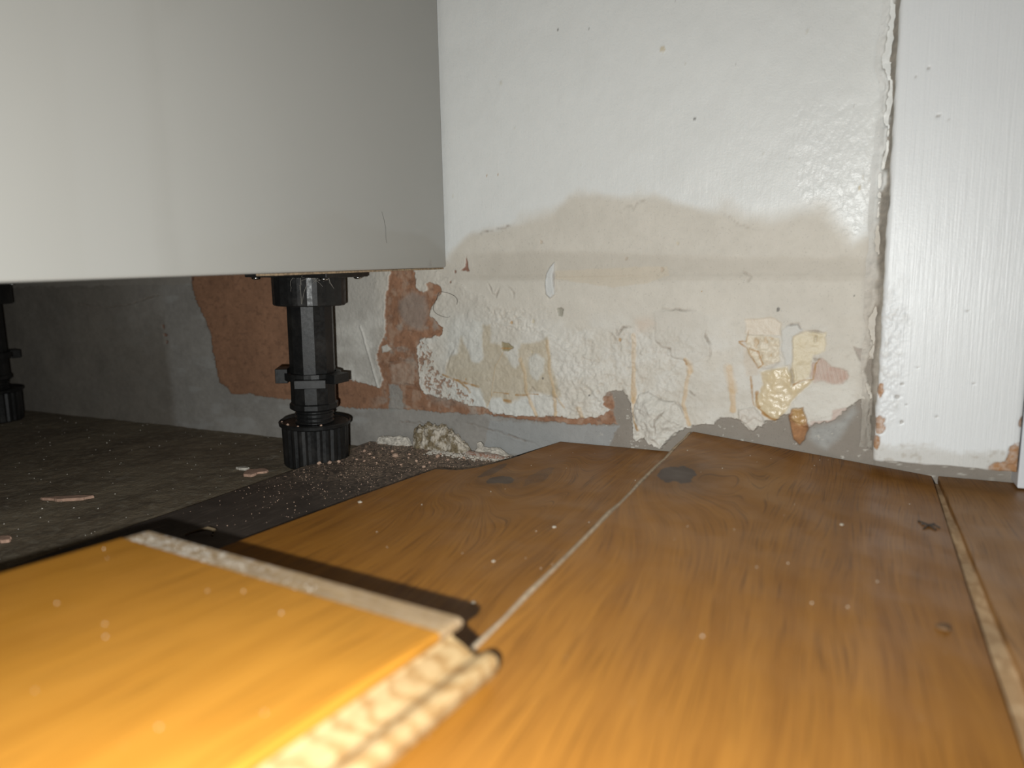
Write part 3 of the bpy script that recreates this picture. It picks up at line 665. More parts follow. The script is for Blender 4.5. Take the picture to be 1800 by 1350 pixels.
    fa = smooth(0.3, -0.4, fk)
    bulge = smooth(0, 14, -fk)
    hp += fa * (1.4 + 4.5 * bulge + 1.3 * n8 + 0.4 * n3 + 2.4 * smooth(36, 22, Z))
    cream = mixc(cream, (0.68, 0.65, 0.585), fa * 0.55 * (1 - drip))
    # raised scratch ridge left of the bare strip
    dd, par = line_d(mx, mz, [(-374.5, 104.0), (-359.5, 53.0)])
    ridge = np.exp(-(dd / 0.8) ** 2)
    hp += 0.9 * ridge; cream = mixc(cream, (0.62, 0.60, 0.55), ridge * 0.7)
    # rolled stipple in the white gloss
    stp = smooth(2, -2, poly_sd(mx, mz, POLY['STIPPLE']))
    hp += stp * 0.16 * n1 + aw * 0.03 * fbm(X / 1.3, Z / 9, 2, 37)
    c = c * (1 - p[..., None]) + cream * p[..., None]
    h += p * hp
    # plug of brown mortar, wet where it meets the paint
    pl = smooth(0.6, -0.6, poly_sd(mx, mz, POLY['PLUG']))
    pt = smooth(1.5, -1.5, poly_sd(mx, mz, POLY['PLUGTOP']))
    c = mixc(c, np.array((0.34, 0.17, 0.075)) * (1 + 0.5 * n3)[..., None], pl)
    c = mixc(c, (0.55, 0.36, 0.16), pt * pl * 0.8); h += pl * (1.8 + n8 + 0.6 * n3)
    # cracks
    kx = X + 1.1 * fbm(X / 4, Z / 4, 3, 33); kz = Z + 1.1 * fbm(X / 4, Z / 4, 3, 34); kb = 0.35 + 0.65 * smooth(-0.25, 0.3, fbm(X / 6, Z / 6, 3, 35))
    for pts in CRACKS:
        dd, par = line_d(kx, kz, pts)
        e = np.clip(4 * par * (1 - par) * 1.6, 0.15, 1) * kb
        h -= np.exp(-(dd / 0.62) ** 2) * 1.1 * e
        h += np.exp(-((dd - 1.5) / 1.0) ** 2) * 0.35 * e
        c = mixc(c, (0.24, 0.19, 0.15), np.exp(-(dd / 0.55) ** 2) * 0.72 * e)
    # flecks, chips and splashes
    for (x, z, r, k) in SPOTS:
        m = (np.abs(X - x) < r * 4) & (np.abs(Z - z) < r * 4)
        dd = np.hypot((X[m] - x) * 1.15, (Z[m] - z) * (0.8 if k in 'of' else 1.0)) + r * 0.8 * n3[m]
        a = np.zeros(X.shape); a[m] = smooth(r * 0.75, r * 0.45, dd)
        col, dh, am = {'o': ((0.60, 0.52, 0.36), .3, .8), 'd': ((0.10, 0.09, 0.08), .15, .75), 'f': ((0.62, 0.60, 0.52), .2, .55),
                       'b': ((0.50, 0.40, 0.30), -.4, .6), 'y': ((0.60, 0.52, 0.36), -.3, .6), 'g': ((0.33, 0.31, 0.25), -1.4, .9),
                       'o2': ((0.50, 0.31, 0.14), -.4, .8), 'br': ((0.22, 0.11, 0.07), -.8, .85)}[k]
        c = mixc(c, col, a * am); h += a * dh
    fleck = (vnoise(X / 1.1, Z / 1.1, 41) > 0.985) * smooth(-300, -280, X)
    c = mixc(c, (0.22, 0.20, 0.17), fleck * 0.35 * p)
    # grime in the last centimetre beside the door trim
    c = mixc(c, (0.53, 0.49, 0.43), smooth(0, 13, X + 2.5 * n8) * 0.75 * p * smooth(260, 150, Z))
    h += smooth(3, 12, X + 2 * n8) * (0.5 + 0.5 * n3) * (X < 16)
    g = np.where(p > 0.5, 0.40 + 0.36 * aw + 0.14 * stp + 0.28 * ye + 0.3 * wet + 0.2 * drip, g)
    g = np.maximum(g, pt * pl * 0.9)
    V = np.stack([X / 1000, WALL_Y - h / 1000 + 0.0011, Z / 1000], -1).reshape(-1, 3)
    q = grid_faces(*X.shape)
    o = np_mesh('wall_back', V, q, M['plaster'], None, np.clip(c, 0.01, 0.9).reshape(-1, 3), np.clip(g, 0, 0.95).reshape(-1))
    tag(o, 'damp stained plaster wall with flaking white and cream paint', None, None, 'structure')
    return o
wall = build_wall()
bm = bmesh.new(); add_box(bm, -1.25, 0.128, WALL_Y + 0.004, WALL_Y + 0.10, -0.006, 1.19)
from_bm('masonry', bm, simple_mat('masonry_core', (0.3, 0.28, 0.25)), wall)

# ------------------------------------------------------------------ door trim
TRIM_Y = 0.460
def build_trim():
    x0, x1, z0, z1 = 15.0, 86.0, 32.0, 1200.0
    xs = np.concatenate([np.arange(x0, x0 + 16, 0.6), np.arange(x0 + 16, x1 - 10, 1.1), np.arange(x1 - 10, x1 + 0.01, 0.6)])
    zs = np.concatenate([np.arange(z0, 130, 0.6), np.arange(130, 330, 1.2), np.arange(330, z1, 20.0)])
    X, Z = np.meshgrid(xs, zs)
    n30 = fbm(X / 30, Z / 40, 4, 51); n8 = fbm(X / 8, Z / 8, 4, 52); n3 = fbm(X / 3, Z / 3, 3, 53); n1 = fbm(X / 1.3, Z / 1.6, 2, 54)
    c = np.ones(X.shape + (3,)) * np.array((0.79, 0.81, 0.815)) * (1 + 0.02 * n30)[..., None]
    def mixc(c, col, a): return c + (np.array(col) - c) * a[..., None]
    h = 0.12 * n30 + 0.05 * fbm(X / 1.2, Z / 60, 3, 55)
    # grimy foot
    ft = smooth(13, 6, Z - z0 + 5 * n8 + 2 * n1)
    c = mixc(c, (0.55, 0.52, 0.46), ft * 0.55)
    c = mixc(c, (0.45, 0.40, 0.33), smooth(0.2, 0.6, n3) * ft * 0.5)
    # blistered paint near the wall side
    bl = smooth(15, 4, X - x0 + 6 * n8) * smooth(150, 110, Z + 10 * n8) * smooth(50, 62, Z)
    h += bl * (0.55 * n3 + 0.35 * n1)
    c = mixc(c, (0.70, 0.70, 0.68), bl * smooth(0.1, 0.5, n3) * 0.8)
    # chips down to brown wood / plaster
    chips = [(17.0, 52.0, 3.4, 7.0), (16.0, 43, 2.0, 5.0), (84.5, 38.5, 4.5, 9.0), (79.0, 33.5, 7.0, 3.0), (85.5, 60, 1.4, 3.5), (16.2, 74.0, 1.8, 4.5)]
    for (cx_, cz_, rx, rz) in chips:
        dd = np.hypot((X - cx_) / rx, (Z - cz_) / rz) + 0.45 * n3
        a = smooth(1.0, 0.75, dd)
        c = mixc(c, np.array((0.42, 0.22, 0.10)), a * (0.85 + 0.3 * n1)); h -= a * 0.7
    for (cx_, cz_, r) in [(27, 78, 1.3), (30, 66, 1.6), (28, 55.5, 1.3), (25, 70, 1.5), (34.5, 88, 1.0), (45.5, 60, 1.6), (36, 225, 1.0), (41, 222, .9), (24, 246, .9), (30, 250, 1.2), (62, 80, .8), (56, 120, .7)]:
        dd = np.hypot(X - cx_, Z - cz_) + r * 0.8 * n3
        a = smooth(r * 0.8, r * 0.45, dd)
        c = mixc(c, (0.33, 0.30, 0.26), a * 0.7); h -= a * 0.35
    edge = np.minimum(X - x0, x1 - X)
    h -= 1.3 * np.exp(-edge / 0.8)
    g = 0.84 - 0.4 * ft - 0.1 * bl
    front = np.stack([X / 1000, TRIM_Y - h / 1000, Z / 1000], -1)
    # wobbly bottom and left edge
    front[0, :, 2] += 0.0012 * n8[0] - 0.0004
    front[:, 0, 0] += 0.0008 * n8[:, 0]
    nr, nc = X.shape
    V = front.reshape(-1, 3); q = grid_faces(nr, nc)
    # returns to the wall on the four sides
    rim = [(0, j) for j in range(nc)] + [(i, nc - 1) for i in range(1, nr)] + [(nr - 1, j) for j in range(nc - 2, -1, -1)] + [(i, 0) for i in range(nr - 2, 0, -1)]
    idx = np.array([i * nc + j for i, j in rim])
    back = V[idx].copy(); back[:, 1] = WALL_Y
    nb = len(V); V2 = np.concatenate([V, back]); k = np.arange(len(idx))
    q2 = np.stack([idx, nb + k, nb + (k + 1) % len(idx), idx[(k + 1) % len(idx)]], 1)
    cc = np.concatenate([c.reshape(-1, 3), np.tile((0.60, 0.58, 0.53), (len(idx), 1))])
    gg = np.concatenate([np.clip(g, 0, 1).reshape(-1), np.full(len(idx), 0.3)])
    o = np_mesh('trim_1', V2, np.concatenate([q, q2]), M['gloss_paint'], None, cc, gg)
    tag(o, 'white gloss painted door architrave with chipped brown foot', None, None, 'structure')
    return o
trim = build_trim()
# cracked filler in the joint between trim and wall
def build_filler():
    zs = np.concatenate([np.arange(34, 340, 0.9), np.arange(340, 1200, 6.0)]); us = np.linspace(0, 1, 9)
    U, Z = np.meshgrid(us, zs)
    n = fbm(U * 3, Z / 6, 4, 61); nn = fbm(U * 5, Z / 2.0, 3, 62)
    x = 6.0 + 3.0 * fbm(Z * 0, Z / 22, 4, 63) * (1 - U) + U * 9.4
    depth = 0.9 + 9.0 * U ** 2.2 + (1.5 * n + 0.7 * nn) * np.minimum(1, 3 * U)
    cw = 0.05 + 0.13 * smooth(-0.2, 0.6, fbm(Z * 0, Z / 16, 3, 66))
    crack = np.exp(-((U - 0.62 - 0.30 * fbm(Z * 0, Z / 12, 4, 64)) / cw) ** 2) * smooth(-0.5, 0.0, fbm(Z * 0, Z / 30, 3, 65) + 0.3 * smooth(150, 200, Z))
    depth -= crack * 6.5
    c = np.ones(U.shape + (3,)) * np.array((0.55, 0.51, 0.45)) * (1 + 0.18 * nn)[..., None]
    top = smooth(120, 200, Z)
    c = c + (np.array((0.72, 0.725, 0.705)) - c) * top[..., None]
    c = c + (np.array((0.24, 0.20, 0.16)) - c) * (0.85 * crack)[..., None]
    thr = 0.68 + 0.42 * fbm(Z * 0, Z / 15, 4, 67)
    gap = smooth(thr - 0.06, thr + 0.06, U) * smooth(110, 150, Z)
    depth -= gap * 3.0
    c = c + (np.array((0.27, 0.235, 0.19)) * (1 + 0.4 * nn)[..., None] - c) * (0.85 * gap)[..., None]
    low = smooth(70, 56, Z + 6 * n)
    c = c + (np.array((0.30, 0.27, 0.23)) - c) * (low * 0.8)[..., None]
    V = np.stack([x / 1000, WALL_Y - depth / 1000, Z / 1000], -1).reshape(-1, 3)
    return np_mesh('filler_bead', V, grid_faces(*U.shape), M['plaster'], trim, np.clip(c, .02, .9).reshape(-1, 3), np.full(V.shape[0], 0.15))
build_filler()
# jamb lining behind the architrave's right edge and the shut door beyond it
bm = bmesh.new(); add_box(bm, 0.0872, 0.128, 0.466, 0.58, 0.021, 1.19, 0.0008)
tag(from_bm('trim_2', bm, simple_mat('jamb_paint', (0.74, 0.76, 0.79), 0.3, 0.04)), 'bluish white door jamb edge right of the architrave', None, None, 'structure')
bm = bmesh.new(); add_box(bm, 0.1285, 0.80, 0.545, 0.58, 0.026, 1.19, 0.001)
door = tag(from_bm('door_1', bm, simple_mat('door_paint', (0.70, 0.66, 0.58), 0.35, 0.04)), 'cream painted door beyond the jamb', None, None, 'structure')

# ------------------------------------------------------------------ concrete floor
def concrete_mat():
    t = NT('dusty_concrete'); v = t.vec()
    n = t.noise(v, 18, 6, 0.65); s = t.noise(v, 160, 4, 0.6); f = t.noise(v, 520, 3, 0.6); w = t.noise(v, 55, 5, 0.6, 0.6)
    col = t.mix(t.ramp(n, 0.35, 0.65), (0.125, 0.093, 0.056), (0.215, 0.170, 0.110))
    col = t.mix(t.ramp(s, 0.45, 0.7, 0.0, 0.6), col, (0.26, 0.225, 0.165))
    col = t.mix(t.ramp(w, 0.62, 0.72, 0.0, 0.55), col, (0.33, 0.30, 0.25))
    col = t.mix(t.ramp(f, 0.62, 0.72, 0.0, 0.6), col, (0.10, 0.075, 0.05))
    return t.out(col, 0.92, t.bump(t.m('ADD', s, t.m('MULTIPLY', f, 0.6)), 0.6, 0.0015))
def build_floor():
    xs = np.concatenate([np.arange(-1.25, -0.8, 0.02), np.arange(-0.8, -0.33, 0.0028), np.arange(-0.33, 0.9, 0.02)])
    ys = np.concatenate([np.arange(-0.65, 0.14, 0.02), np.arange(0.14, 0.4845, 0.0028), [0.60]])
    X, Y = np.meshgrid(xs, ys)
    h = 0.0009 * fbm(X / 0.03, Y / 0.03, 4, 71) + 0.0006 * fbm(X / 0.008, Y / 0.008, 3, 72)
    h *= smooth(-0.345, -0.40, X)
    V = np.stack([X, Y, h - 0.0006], -1).reshape(-1, 3)
    o = np_mesh('floor', V, grid_faces(*X.shape), concrete_mat())
    return tag(o, 'rough grey brown concrete slab with oak boards laid over it', None, None, 'structure')
floor = build_floor()

# ------------------------------------------------------------------ dark underlay sheet below the boards
UND = 0.006
def underlay_mat():
    t = NT('dark_underlay'); v = t.vec(); X, Y, Z = t.xyz(v)
    n = t.noise(v, 30, 5, 0.6); f = t.noise(v, 420, 3, 0.6)
    fib = t.noise(t.scale(v, (500, 60, 500)), 1.0, 3)
    col = t.mix(t.ramp(n, 0.3, 0.7), (0.040, 0.030, 0.023), (0.068, 0.052, 0.041))
    col = t.mix(t.ramp(fib, 0.5, 0.75, 0.0, 0.4), col, (0.15, 0.12, 0.095))
    # plaster dust that fell from the wall lies thicker towards it
    near = t.ramp(t.m('ADD', Y, t.m('MULTIPLY', n, 0.10)), 0.36, 0.53)
    d = t.m('MULTIPLY', t.ramp(f, 0.36, 0.62), near)
    col = t.mix(t.m('MULTIPLY', d, 0.85), col, (0.40, 0.30, 0.22))
    return t.out(col, 0.62, t.bump(f, 0.4, 0.0006))
cupx, cupy = -0.3795, 0.4245
poly = [(-0.372, -0.62), (-0.372, 0.20), (-0.367, 0.30), (-0.3655, 0.392)]
for k in range(9):
    a = math.radians(-58 + k * 118 / 8)
    poly.append((cupx + 0.0285 * math.cos(a), cupy + 0.0285 * math.sin(a)))
poly += [(-0.3675, 0.455), (-0.3685, 0.4795), (0.88, 0.4795), (0.88, -0.62)]
bm = bmesh.new(); add_prism(bm, poly, lambda x, y: 0.0004, lambda x, y: UND, 0.0006)
und = from_bm('underlay_sheet', bm, underlay_mat())
tag(und, 'black brown dusty underlay sheet showing between concrete and oak boards', 'underlay')

# ------------------------------------------------------------------ oak boards (planks of the floor)
TOP = 0.0200
def z_flat(x, y): return TOP
def board(name, label, outline, ztop, mat, thick=0.014, wear=0.004, core_inset=0.0004, bevel=0.0006):
    bm = bmesh.new(); add_prism(bm, outline, lambda x, y: ztop(x, y) - wear, ztop, bevel)
    o = from_bm(name, bm, mat, floor); o['label'] = label
    cx_ = sum(p[0] for p in outline) / len(outline); cy_ = sum(p[1] for p in outline) / len(outline)
    ins = [(x + (core_inset if x < cx_ else -core_inset), y + (core_inset if y < cy_ else -core_inset)) for x, y in outline]
    bm = bmesh.new(); add_prism(bm, ins, lambda x, y: ztop(x, y) - thick, lambda x, y: ztop(x, y) - wear - 0.0001)
    from_bm('core', bm, M['core'], o)
    return o
Y0 = -0.60
notch = [(-0.2640, Y0), (-0.2640, 0.2286), (-0.2535, 0.310), (-0.2423, 0.3824), (-0.2375, 0.3835), (-0.2320, 0.3832), (-0.2273, 0.3840), (-0.2225, 0.3885), (-0.2175, 0.3952), (-0.2125, 0.4080), (-0.2075, 0.4220), (-0.2035, 0.4400), (-0.1945, 0.4826)]
board1 = board('floorboard', 'oak floorboard with scalloped end cut beside the dark underlay', notch + [(-0.104, 0.4822), (-0.104, Y0)], z_flat, M['oak_a'])
ZL, ZR = 0.0358, 0.0196
BX0, BX1 = -0.0985, 0.0470
def z_tilt(x, y): return ZL + (ZR - ZL) * (x - BX0) / (BX1 - BX0)
board2 = board('floorboard', 'oak floorboard with a dark filled knot, its left edge lifted', [(BX0 + 0.0022, Y0), (BX0 + 0.0022, 0.4824), (BX1 + 0.0004, 0.4818), (0.0450, 0.28), (0.0447, Y0)], z_tilt, M['oak_b'])
# raw pale arris along its lifted edge
bm = bmesh.new()
add_profile(bm, [(BX0 + 0.0021, -0.0003), (BX0 + 0.0021, -0.0040), (BX0 - 0.0002, -0.0040), (BX0 - 0.0002, -0.0012), (BX0 + 0.0010, -0.0004)], Y0, 0.4822,
            zf=lambda x, y: ZL + 0.0004 * math.sin(y * 90), xf=lambda y: 0.0003 * math.sin(y * 140) + 0.0002 * math.sin(y * 415), ny=60)
from_bm('raw_edge', bm, M['pale_edge'], board2)
board3 = board('floorboard', 'oak floorboard running under the door architrave', [(0.0528, Y0), (0.0523, 0.246), (0.0505, 0.4815), (0.196, 0.4815), (0.196, Y0)], z_flat, M['oak_c'])
bm = bmesh.new()
add_profile(bm, [(0.0530, 0.0166), (0.0530, 0.0085), (0.0460, 0.0085), (0.0460, 0.0158), (0.0470, 0.0166)], Y0, 0.4790,
            xf=lambda y: min(0.0012, max(0.0, (y - 0.30) * 0.009)) + 0.0003 * math.sin(y * 75), zf=lambda x, y: 0.0005 * math.sin(y * 37) + 0.0006 * math.sin(y * 101), ny=120)
from_bm('tongue', bm, M['core_brown'], board3)

# ------------------------------------------------------------------ loose board lying on top
LW, LT = 0.1455, 0.0140
loose = empty('loose_floorboard', (-0.0947, 0.1610, 0.0500))
loose.rotation_euler = (math.radians(-2.6), math.radians(0.3), math.radians(-4.6))
tag(loose, 'loose orange oak board lying on top in the foreground, click edge showing', 'floorboard')
LEN = 0.42
M['oak_loose'] = wood_mat('oak_loose_board', [], 15.0, 1.0, light=(0.44, 0.195, 0.024), dark=(0.32, 0.130, 0.013), rough=0.45)
bm = bmesh.new()
add_profile(bm, [(0.0, -0.0012), (-0.0008, -0.0003), (-0.002, 0.0), (-LW, 0.0), (-LW, -0.0042), (-0.0030, -0.0042), (-0.0008, -0.0032)], -LEN, -0.0105)
from_bm('oak_face', bm, M['oak_loose'], loose)
def dusty_mat():
    t = NT('dusty_raw_strip'); v = t.vec(); X, Y, Z = t.xyz(v)
    n = t.noise(v, 260, 4, 0.65); l = t.noise(v, 45, 3)
    g = t.noise(t.scale(v, (60, 700, 60)), 1.0, 3)
    col = t.mix(t.ramp(g, 0.35, 0.65), (0.24, 0.155, 0.075), (0.32, 0.215, 0.11))
    left = t.ramp(t.m('ADD', X, t.m('MULTIPLY', l, 0.05)), -0.090, -0.035, 1.0, 0.10)
    d = t.m('MULTIPLY', t.ramp(n, 0.42, 0.60), left)
    col = t.mix(t.m('MULTIPLY', d, 0.8), col, (0.58, 0.52, 0.45))
    return t.out(col, 0.8, t.bump(n, 0.3, 0.0008))
bm = bmesh.new()
add_profile(bm, [(0.0, -0.0014), (-0.0008, -0.0006), (-0.002, -0.0003), (-LW, -0.0003), (-LW, -0.0042), (-0.0030, -0.0042), (-0.0008, -0.0032)], -0.0105, 0.0)
from_bm('raw_end_strip', bm, dusty_mat(), loose)['label'] = 'pale bare strip dusted with white plaster'
bm = bmesh.new()
add_profile(bm, [(-0.0030, -0.0043), (-0.0036, -0.0055), (-0.0030, -0.0064), (-0.0005, -0.0074), (0.0012, -0.0082), (0.0030, -0.0094), (0.0048, -0.0096), (0.0074, -0.0080), (0.0090, -0.0076),
                 (0.0108, -0.0080), (0.0118, -0.0092), (0.0119, -0.0112), (0.0110, -0.0136), (0.0095, -LT), (-LW, -LT), (-LW, -0.0043)], -LEN, -0.0004, ny=1)
M['core_loose'] = core_mat('pine_core_wavy', (0.36, 0.245, 0.115), (0.255, 0.145, 0.05), 120.0, 0.7)
from_bm('click_core', bm, M['core_loose'], loose)['label'] = 'pale pine core with a locking lip along its edge'

# ------------------------------------------------------------------ kitchen cabinet standing on plastic legs
PX = -0.2872
def sag(y): return -0.0175 * (0.4832 - y)
M['panel'] = None
t = NT('glossy_panel'); v = t.vec()
M['panel'] = t.out(t.mix(t.ramp(t.noise(v, 9, 3), 0.3, 0.7), (0.375, 0.37, 0.345), (0.385, 0.38, 0.355)), 0.06, None, Specular_IOR_Level=0.55)
M['melamine'] = simple_mat('white_melamine', (0.55, 0.53, 0.48), 0.5, 0.05)
M['chipboard'] = simple_mat('raw_chipboard', (0.40, 0.29, 0.18), 0.9, 0.5, 600, 0.3)
cab = empty('kitchen_cabinet', (-0.55, 0.30, 0.0))
tag(cab, 'glossy white kitchen cabinet raised on black plastic legs', 'cabinet')
def cab_part(name, x0, x1, y0, y1, z0, z1, mat, bev):
    bm = bmesh.new(); add_box(bm, x0, x1, y0, y1, z0, z1, bev)
    for v_ in bm.verts: v_.co.z += sag(v_.co.y)
    o = from_bm(name, bm, mat); keep_parent(o, cab); return o
cab_part('side_panel', PX - 0.018, PX, -0.12, 0.4800, 0.1513, 0.87, M['panel'], 0.0012)
cab_part('side_panel', -0.90, -0.882, -0.10, 0.4800, 0.1515, 0.87, M['melamine'], 0.0008)
cab_part('bottom_panel', -0.8815, PX - 0.0182, -0.08, 0.4700, 0.1517, 0.1697, M['melamine'], 0.0004)
cab_part('back_panel', -0.8815, PX - 0.0182, 0.4702, 0.4740, 0.1525, 0.87, M['chipboard'], 0.0)
cab_part('edge_lip', PX - 0.0165, PX - 0.0022, 0.30, 0.4796, 0.1500, 0.1512, M['chipboard'], 0.0002)

def plastic(name, c, rough):
    t = NT(name); v = t.vec()
    n = t.noise(v, 350, 3); l = t.noise(v, 60, 4)
    col = t.mix(t.ramp(l, 0.45, 0.75, 0.0, 0.35), c, (0.05, 0.045, 0.04))
    return t.out(col, t.ramp(n, 0.3, 0.7, rough - 0.05, rough + 0.1), t.bump(n, 0.12, 0.0004))
M['black'] = plastic('black_plastic', (0.009, 0.009, 0.009), 0.40)
t = NT('dusty_plastic'); v = t.vec()
M['dustblack'] = t.out(t.mix(t.ramp(t.noise(v, 250, 4), 0.35, 0.6), (0.05, 0.042, 0.034), (0.26, 0.19, 0.13)), 0.85)
M['steel'] = simple_mat('zinc_screw', (0.6, 0.6, 0.58), 0.25, 0.1, Metallic=1.0)

def make_leg(x, y, label):
    """shaft with socket, locking collar, threaded stem and adjustable foot"""
    ax = Vector((x, y, 0))
    zt = 0.1513 + sag(y) + 0.0001
    bm = bmesh.new()
    add_lathe(bm, [(0.0172, 0.1262), (0.0172, 0.0500), (0.0186, 0.0490), (0.0186, 0.0455), (0.0170, 0.0440)], 12, phase=0.35)
    shaft = from_bm('leg', bm, M['black']); shaft.location = ax; keep_parent(shaft, cab)
    shaft['label'] = label
    def sub(name, bm, mat=M['black'], sm=False):
        return from_bm(name, bm, mat, shaft, sm)
    bm = bmesh.new()
    add_lathe(bm, [(0.0262, 0.1250), (0.0270, 0.1258), (0.0272, 0.1440), (0.0272, zt)], 48, rfun=lambda i, k, r: r + (0.0007 if i % 8 in (0, 1, 2) else 0.0))
    sub('socket', bm)
    bm = bmesh.new()
    add_box(bm, -0.0345, 0.0345, -0.030, 0.030, zt - 0.0042, zt, 0.0006)
    sub('mounting_flange', bm)
    for (sx_, sy_) in ((-0.0295, -0.0235), (0.0285, -0.0240), (-0.0285, 0.024), (0.0285, 0.024)):
        bm = bmesh.new(); add_lathe(bm, [(0.0014, zt - 0.0062), (0.0030, zt - 0.0056), (0.0034, zt - 0.0044)], 12, sx_, sy_)
        sub('screw', bm, M['steel'], True)
    bm = bmesh.new()
    add_lathe(bm, [(0.0176, 0.0735), (0.0215, 0.0735), (0.0215, 0.0680), (0.0176, 0.0680)], 24, caps=False)
    for a0, r1, wdt, z0, z1 in ((205, 0.0272, 0.0075, 0.0655, 0.0765), (-62, 0.0262, 0.0115, 0.0640, 0.0705), (-8, 0.0282, 0.0085, 0.0665, 0.0735), (100, 0.0275, 0.008, 0.066, 0.0745)):
        b2 = bmesh.new(); add_box(b2, 0.018, r1, -wdt, wdt, z0, z1, 0.0004)
        bmesh.ops.rotate(b2, verts=b2.verts, cent=(0, 0, 0), matrix=Matrix.Rotation(math.radians(a0), 3, 'Z'))
        me = bpy.data.meshes.new('tmp'); b2.to_mesh(me); b2.free(); bm.from_mesh(me); bpy.data.meshes.remove(me)
    sub('locking_collar', bm)
    bm = bmesh.new()
    prof = [(0.0140, 0.0450)]
    z = 0.0450
    while z > 0.0275:
        prof += [(0.0150, z - 0.0006), (0.0150, z - 0.0013), (0.0137, z - 0.0019), (0.0137, z - 0.0026)]; z -= 0.0032
    add_lathe(bm, prof, 28); sub('threaded_stem', bm, M['black'], False)
    bm = bmesh.new()
    add_lathe(bm, [(0.0235, 0.0), (0.0248, 0.0012), (0.0254, 0.0310), (0.0272, 0.0322), (0.0275, 0.0345), (0.0268, 0.0352), (0.0258, 0.0336)], 72,
              rfun=lambda i, k, r: r - (0.0010 if (i % 3 == 0 and k in (0, 1, 2)) else 0.0))
    foot = sub('foot', bm)
    bm = bmesh.new()
    add_lathe(bm, [(0.0252, 0.0330), (0.0252, 0.0337), (0.0150, 0.0326), (0.0139, 0.0322), (0.0139, 0.0316)], 40)
    f2 = sub('foot_dish', bm, M['dustblack'], True); f2['label'] = 'dusty brown top of the foot'
    return shaft
leg1 = make_leg(-0.3795, 0.4245, 'black plastic cabinet leg nearest the side panel')
leg1.rotation_euler = (math.radians(0.6), math.radians(1.6), math.radians(8))
leg2 = make_leg(-0.8290, 0.4330, 'black plastic cabinet leg at the far left')
leg2.rotation_euler = (0, math.radians(1.0), math.radians(-20))

# ------------------------------------------------------------------ debris
M['crumb'] = simple_mat('pink_plaster_crumb', (0.62, 0.42, 0.31), 0.9, 0.3, 500)
M['plaster_white'] = simple_mat('white_plaster', (0.66, 0.61, 0.53), 0.9, 0.3, 400, 0.4)
M['patch'] = simple_mat('pink_plaster', (0.52, 0.33, 0.24), 0.9, 0.25, 250, 0.3)

def mortar_mat():
    t = NT('mouldy_mortar'); v = t.vec()
    n = t.noise(v, 150, 5, 0.65); f = t.noise(v, 420, 3)
    col = t.mix(t.ramp(n, 0.42, 0.58), (0.22, 0.17, 0.10), (0.60, 0.54, 0.45))
    col = t.mix(t.ramp(f, 0.60, 0.72, 0.0, 0.7), col, (0.08, 0.06, 0.035))
    return t.out(col, 0.92, t.bump(t.m('ADD', n, f), 0.8, 0.002))
# crumbling mortar at the foot of the wall
def build_mortar(name, x0, x1, height, depth, mat, label, seed):
    """a crumbled bank leaning on the wall; height(u) along its length u in 0..1"""
    us = np.linspace(0, 1, int((x1 - x0) / 0.0006)); ang = np.linspace(0, math.pi / 2, 26)
    A, U = np.meshgrid(ang, us)
    X = x0 + (x1 - x0) * U
    n = fbm(X / 0.006, A * 2.2, 4, seed); f = fbm(X / 0.0018, A * 7, 3, seed + 5)
    lay = np.sin(A * 9 + 2.5 * fbm(X / 0.012, A, 3, seed + 9))
    hh = height(U); r = 1 + 0.30 * n + 0.14 * f + 0.07 * lay
    Z = UND - 0.0003 + np.maximum(hh * r * np.cos(A) ** 0.8, 0)
    end = np.sqrt(np.clip(4 * U * (1 - U) * 2.2, 0.02, 1))
    Yv = 0.4812 - depth * end * r * np.sin(A) ** 0.7
    Z[:, -1] = UND - 0.0003
    V = np.stack([X + 0.0008 * f, Yv, Z], -1).reshape(-1, 3)
    o = np_mesh(name, V, grid_faces(*X.shape)[:, ::-1], mat)
    return tag(o, label, 'mortar')
build_mortar('mortar_lump', -0.3250, -0.2680, lambda u: 0.0215 * np.clip(np.sin(np.pi * np.clip(u * 0.92 + 0.10, 0, 1)), 0, 1) ** 0.6 * (1 - 0.45 * u ** 3) * smooth(0, 0.06, u) * smooth(1.0, 0.93, u), 0.0085, mortar_mat(),
             'crumbling white and mouldy mortar lump at the foot of the wall', 81)
build_mortar('mortar_ledge', -0.3620, -0.3255, lambda u: 0.0062 * smooth(0, 0.15, u) * smooth(1.0, 0.85, u), 0.0062, M['plaster_white'],
             'low white plaster ridge along the wall, left of the mortar lump', 91)
build_mortar('mortar_ledge', -0.2675, -0.2330, lambda u: 0.0052 * smooth(0, 0.15, u) * smooth(1.0, 0.6, u), 0.0060, M['plaster_white'],
             'low white plaster ridge along the wall, right of the mortar lump', 95)
M['brick'] = simple_mat('red_brick', (0.33, 0.17, 0.115), 0.9, 0.3, 500, 0.4, c2=(0.52, 0.45, 0.39))
bm = bmesh.new(); add_box(bm, -0.0165, 0.0165, -0.0032, 0.0032, 0.0, 0.0034)
bmesh.ops.subdivide_edges(bm, edges=bm.edges, cuts=3, use_grid_fill=True)
rj = random.Random(21)
for v_ in bm.verts:
    k_ = 1 - 0.35 * abs(v_.co.x) / 0.0165
    v_.co.y *= k_; v_.co.z *= k_ * (1.15 if v_.co.x > 0 else 0.9)
    v_.co += Vector((rj.uniform(-.0008, .0008), rj.uniform(-.0005, .0005), rj.uniform(-.0004, .0004) if v_.co.z > 0.001 else 0))
sl = from_bm('brick_sliver', bm, M['brick'])
sl.location = (-0.2510, 0.4690, UND - 0.0003); sl.rotation_euler = (0, math.radians(3), math.radians(-4))
tag(sl, 'red brown brick sliver dusted white beside the mortar lump', 'brick sliver')
me = chunk_mesh('plaster_nub', 0.0032, 0.0030, 0.0036, 0.2, 2, 14)
nb_ = link('plaster_nub', me, M['plaster_white'])
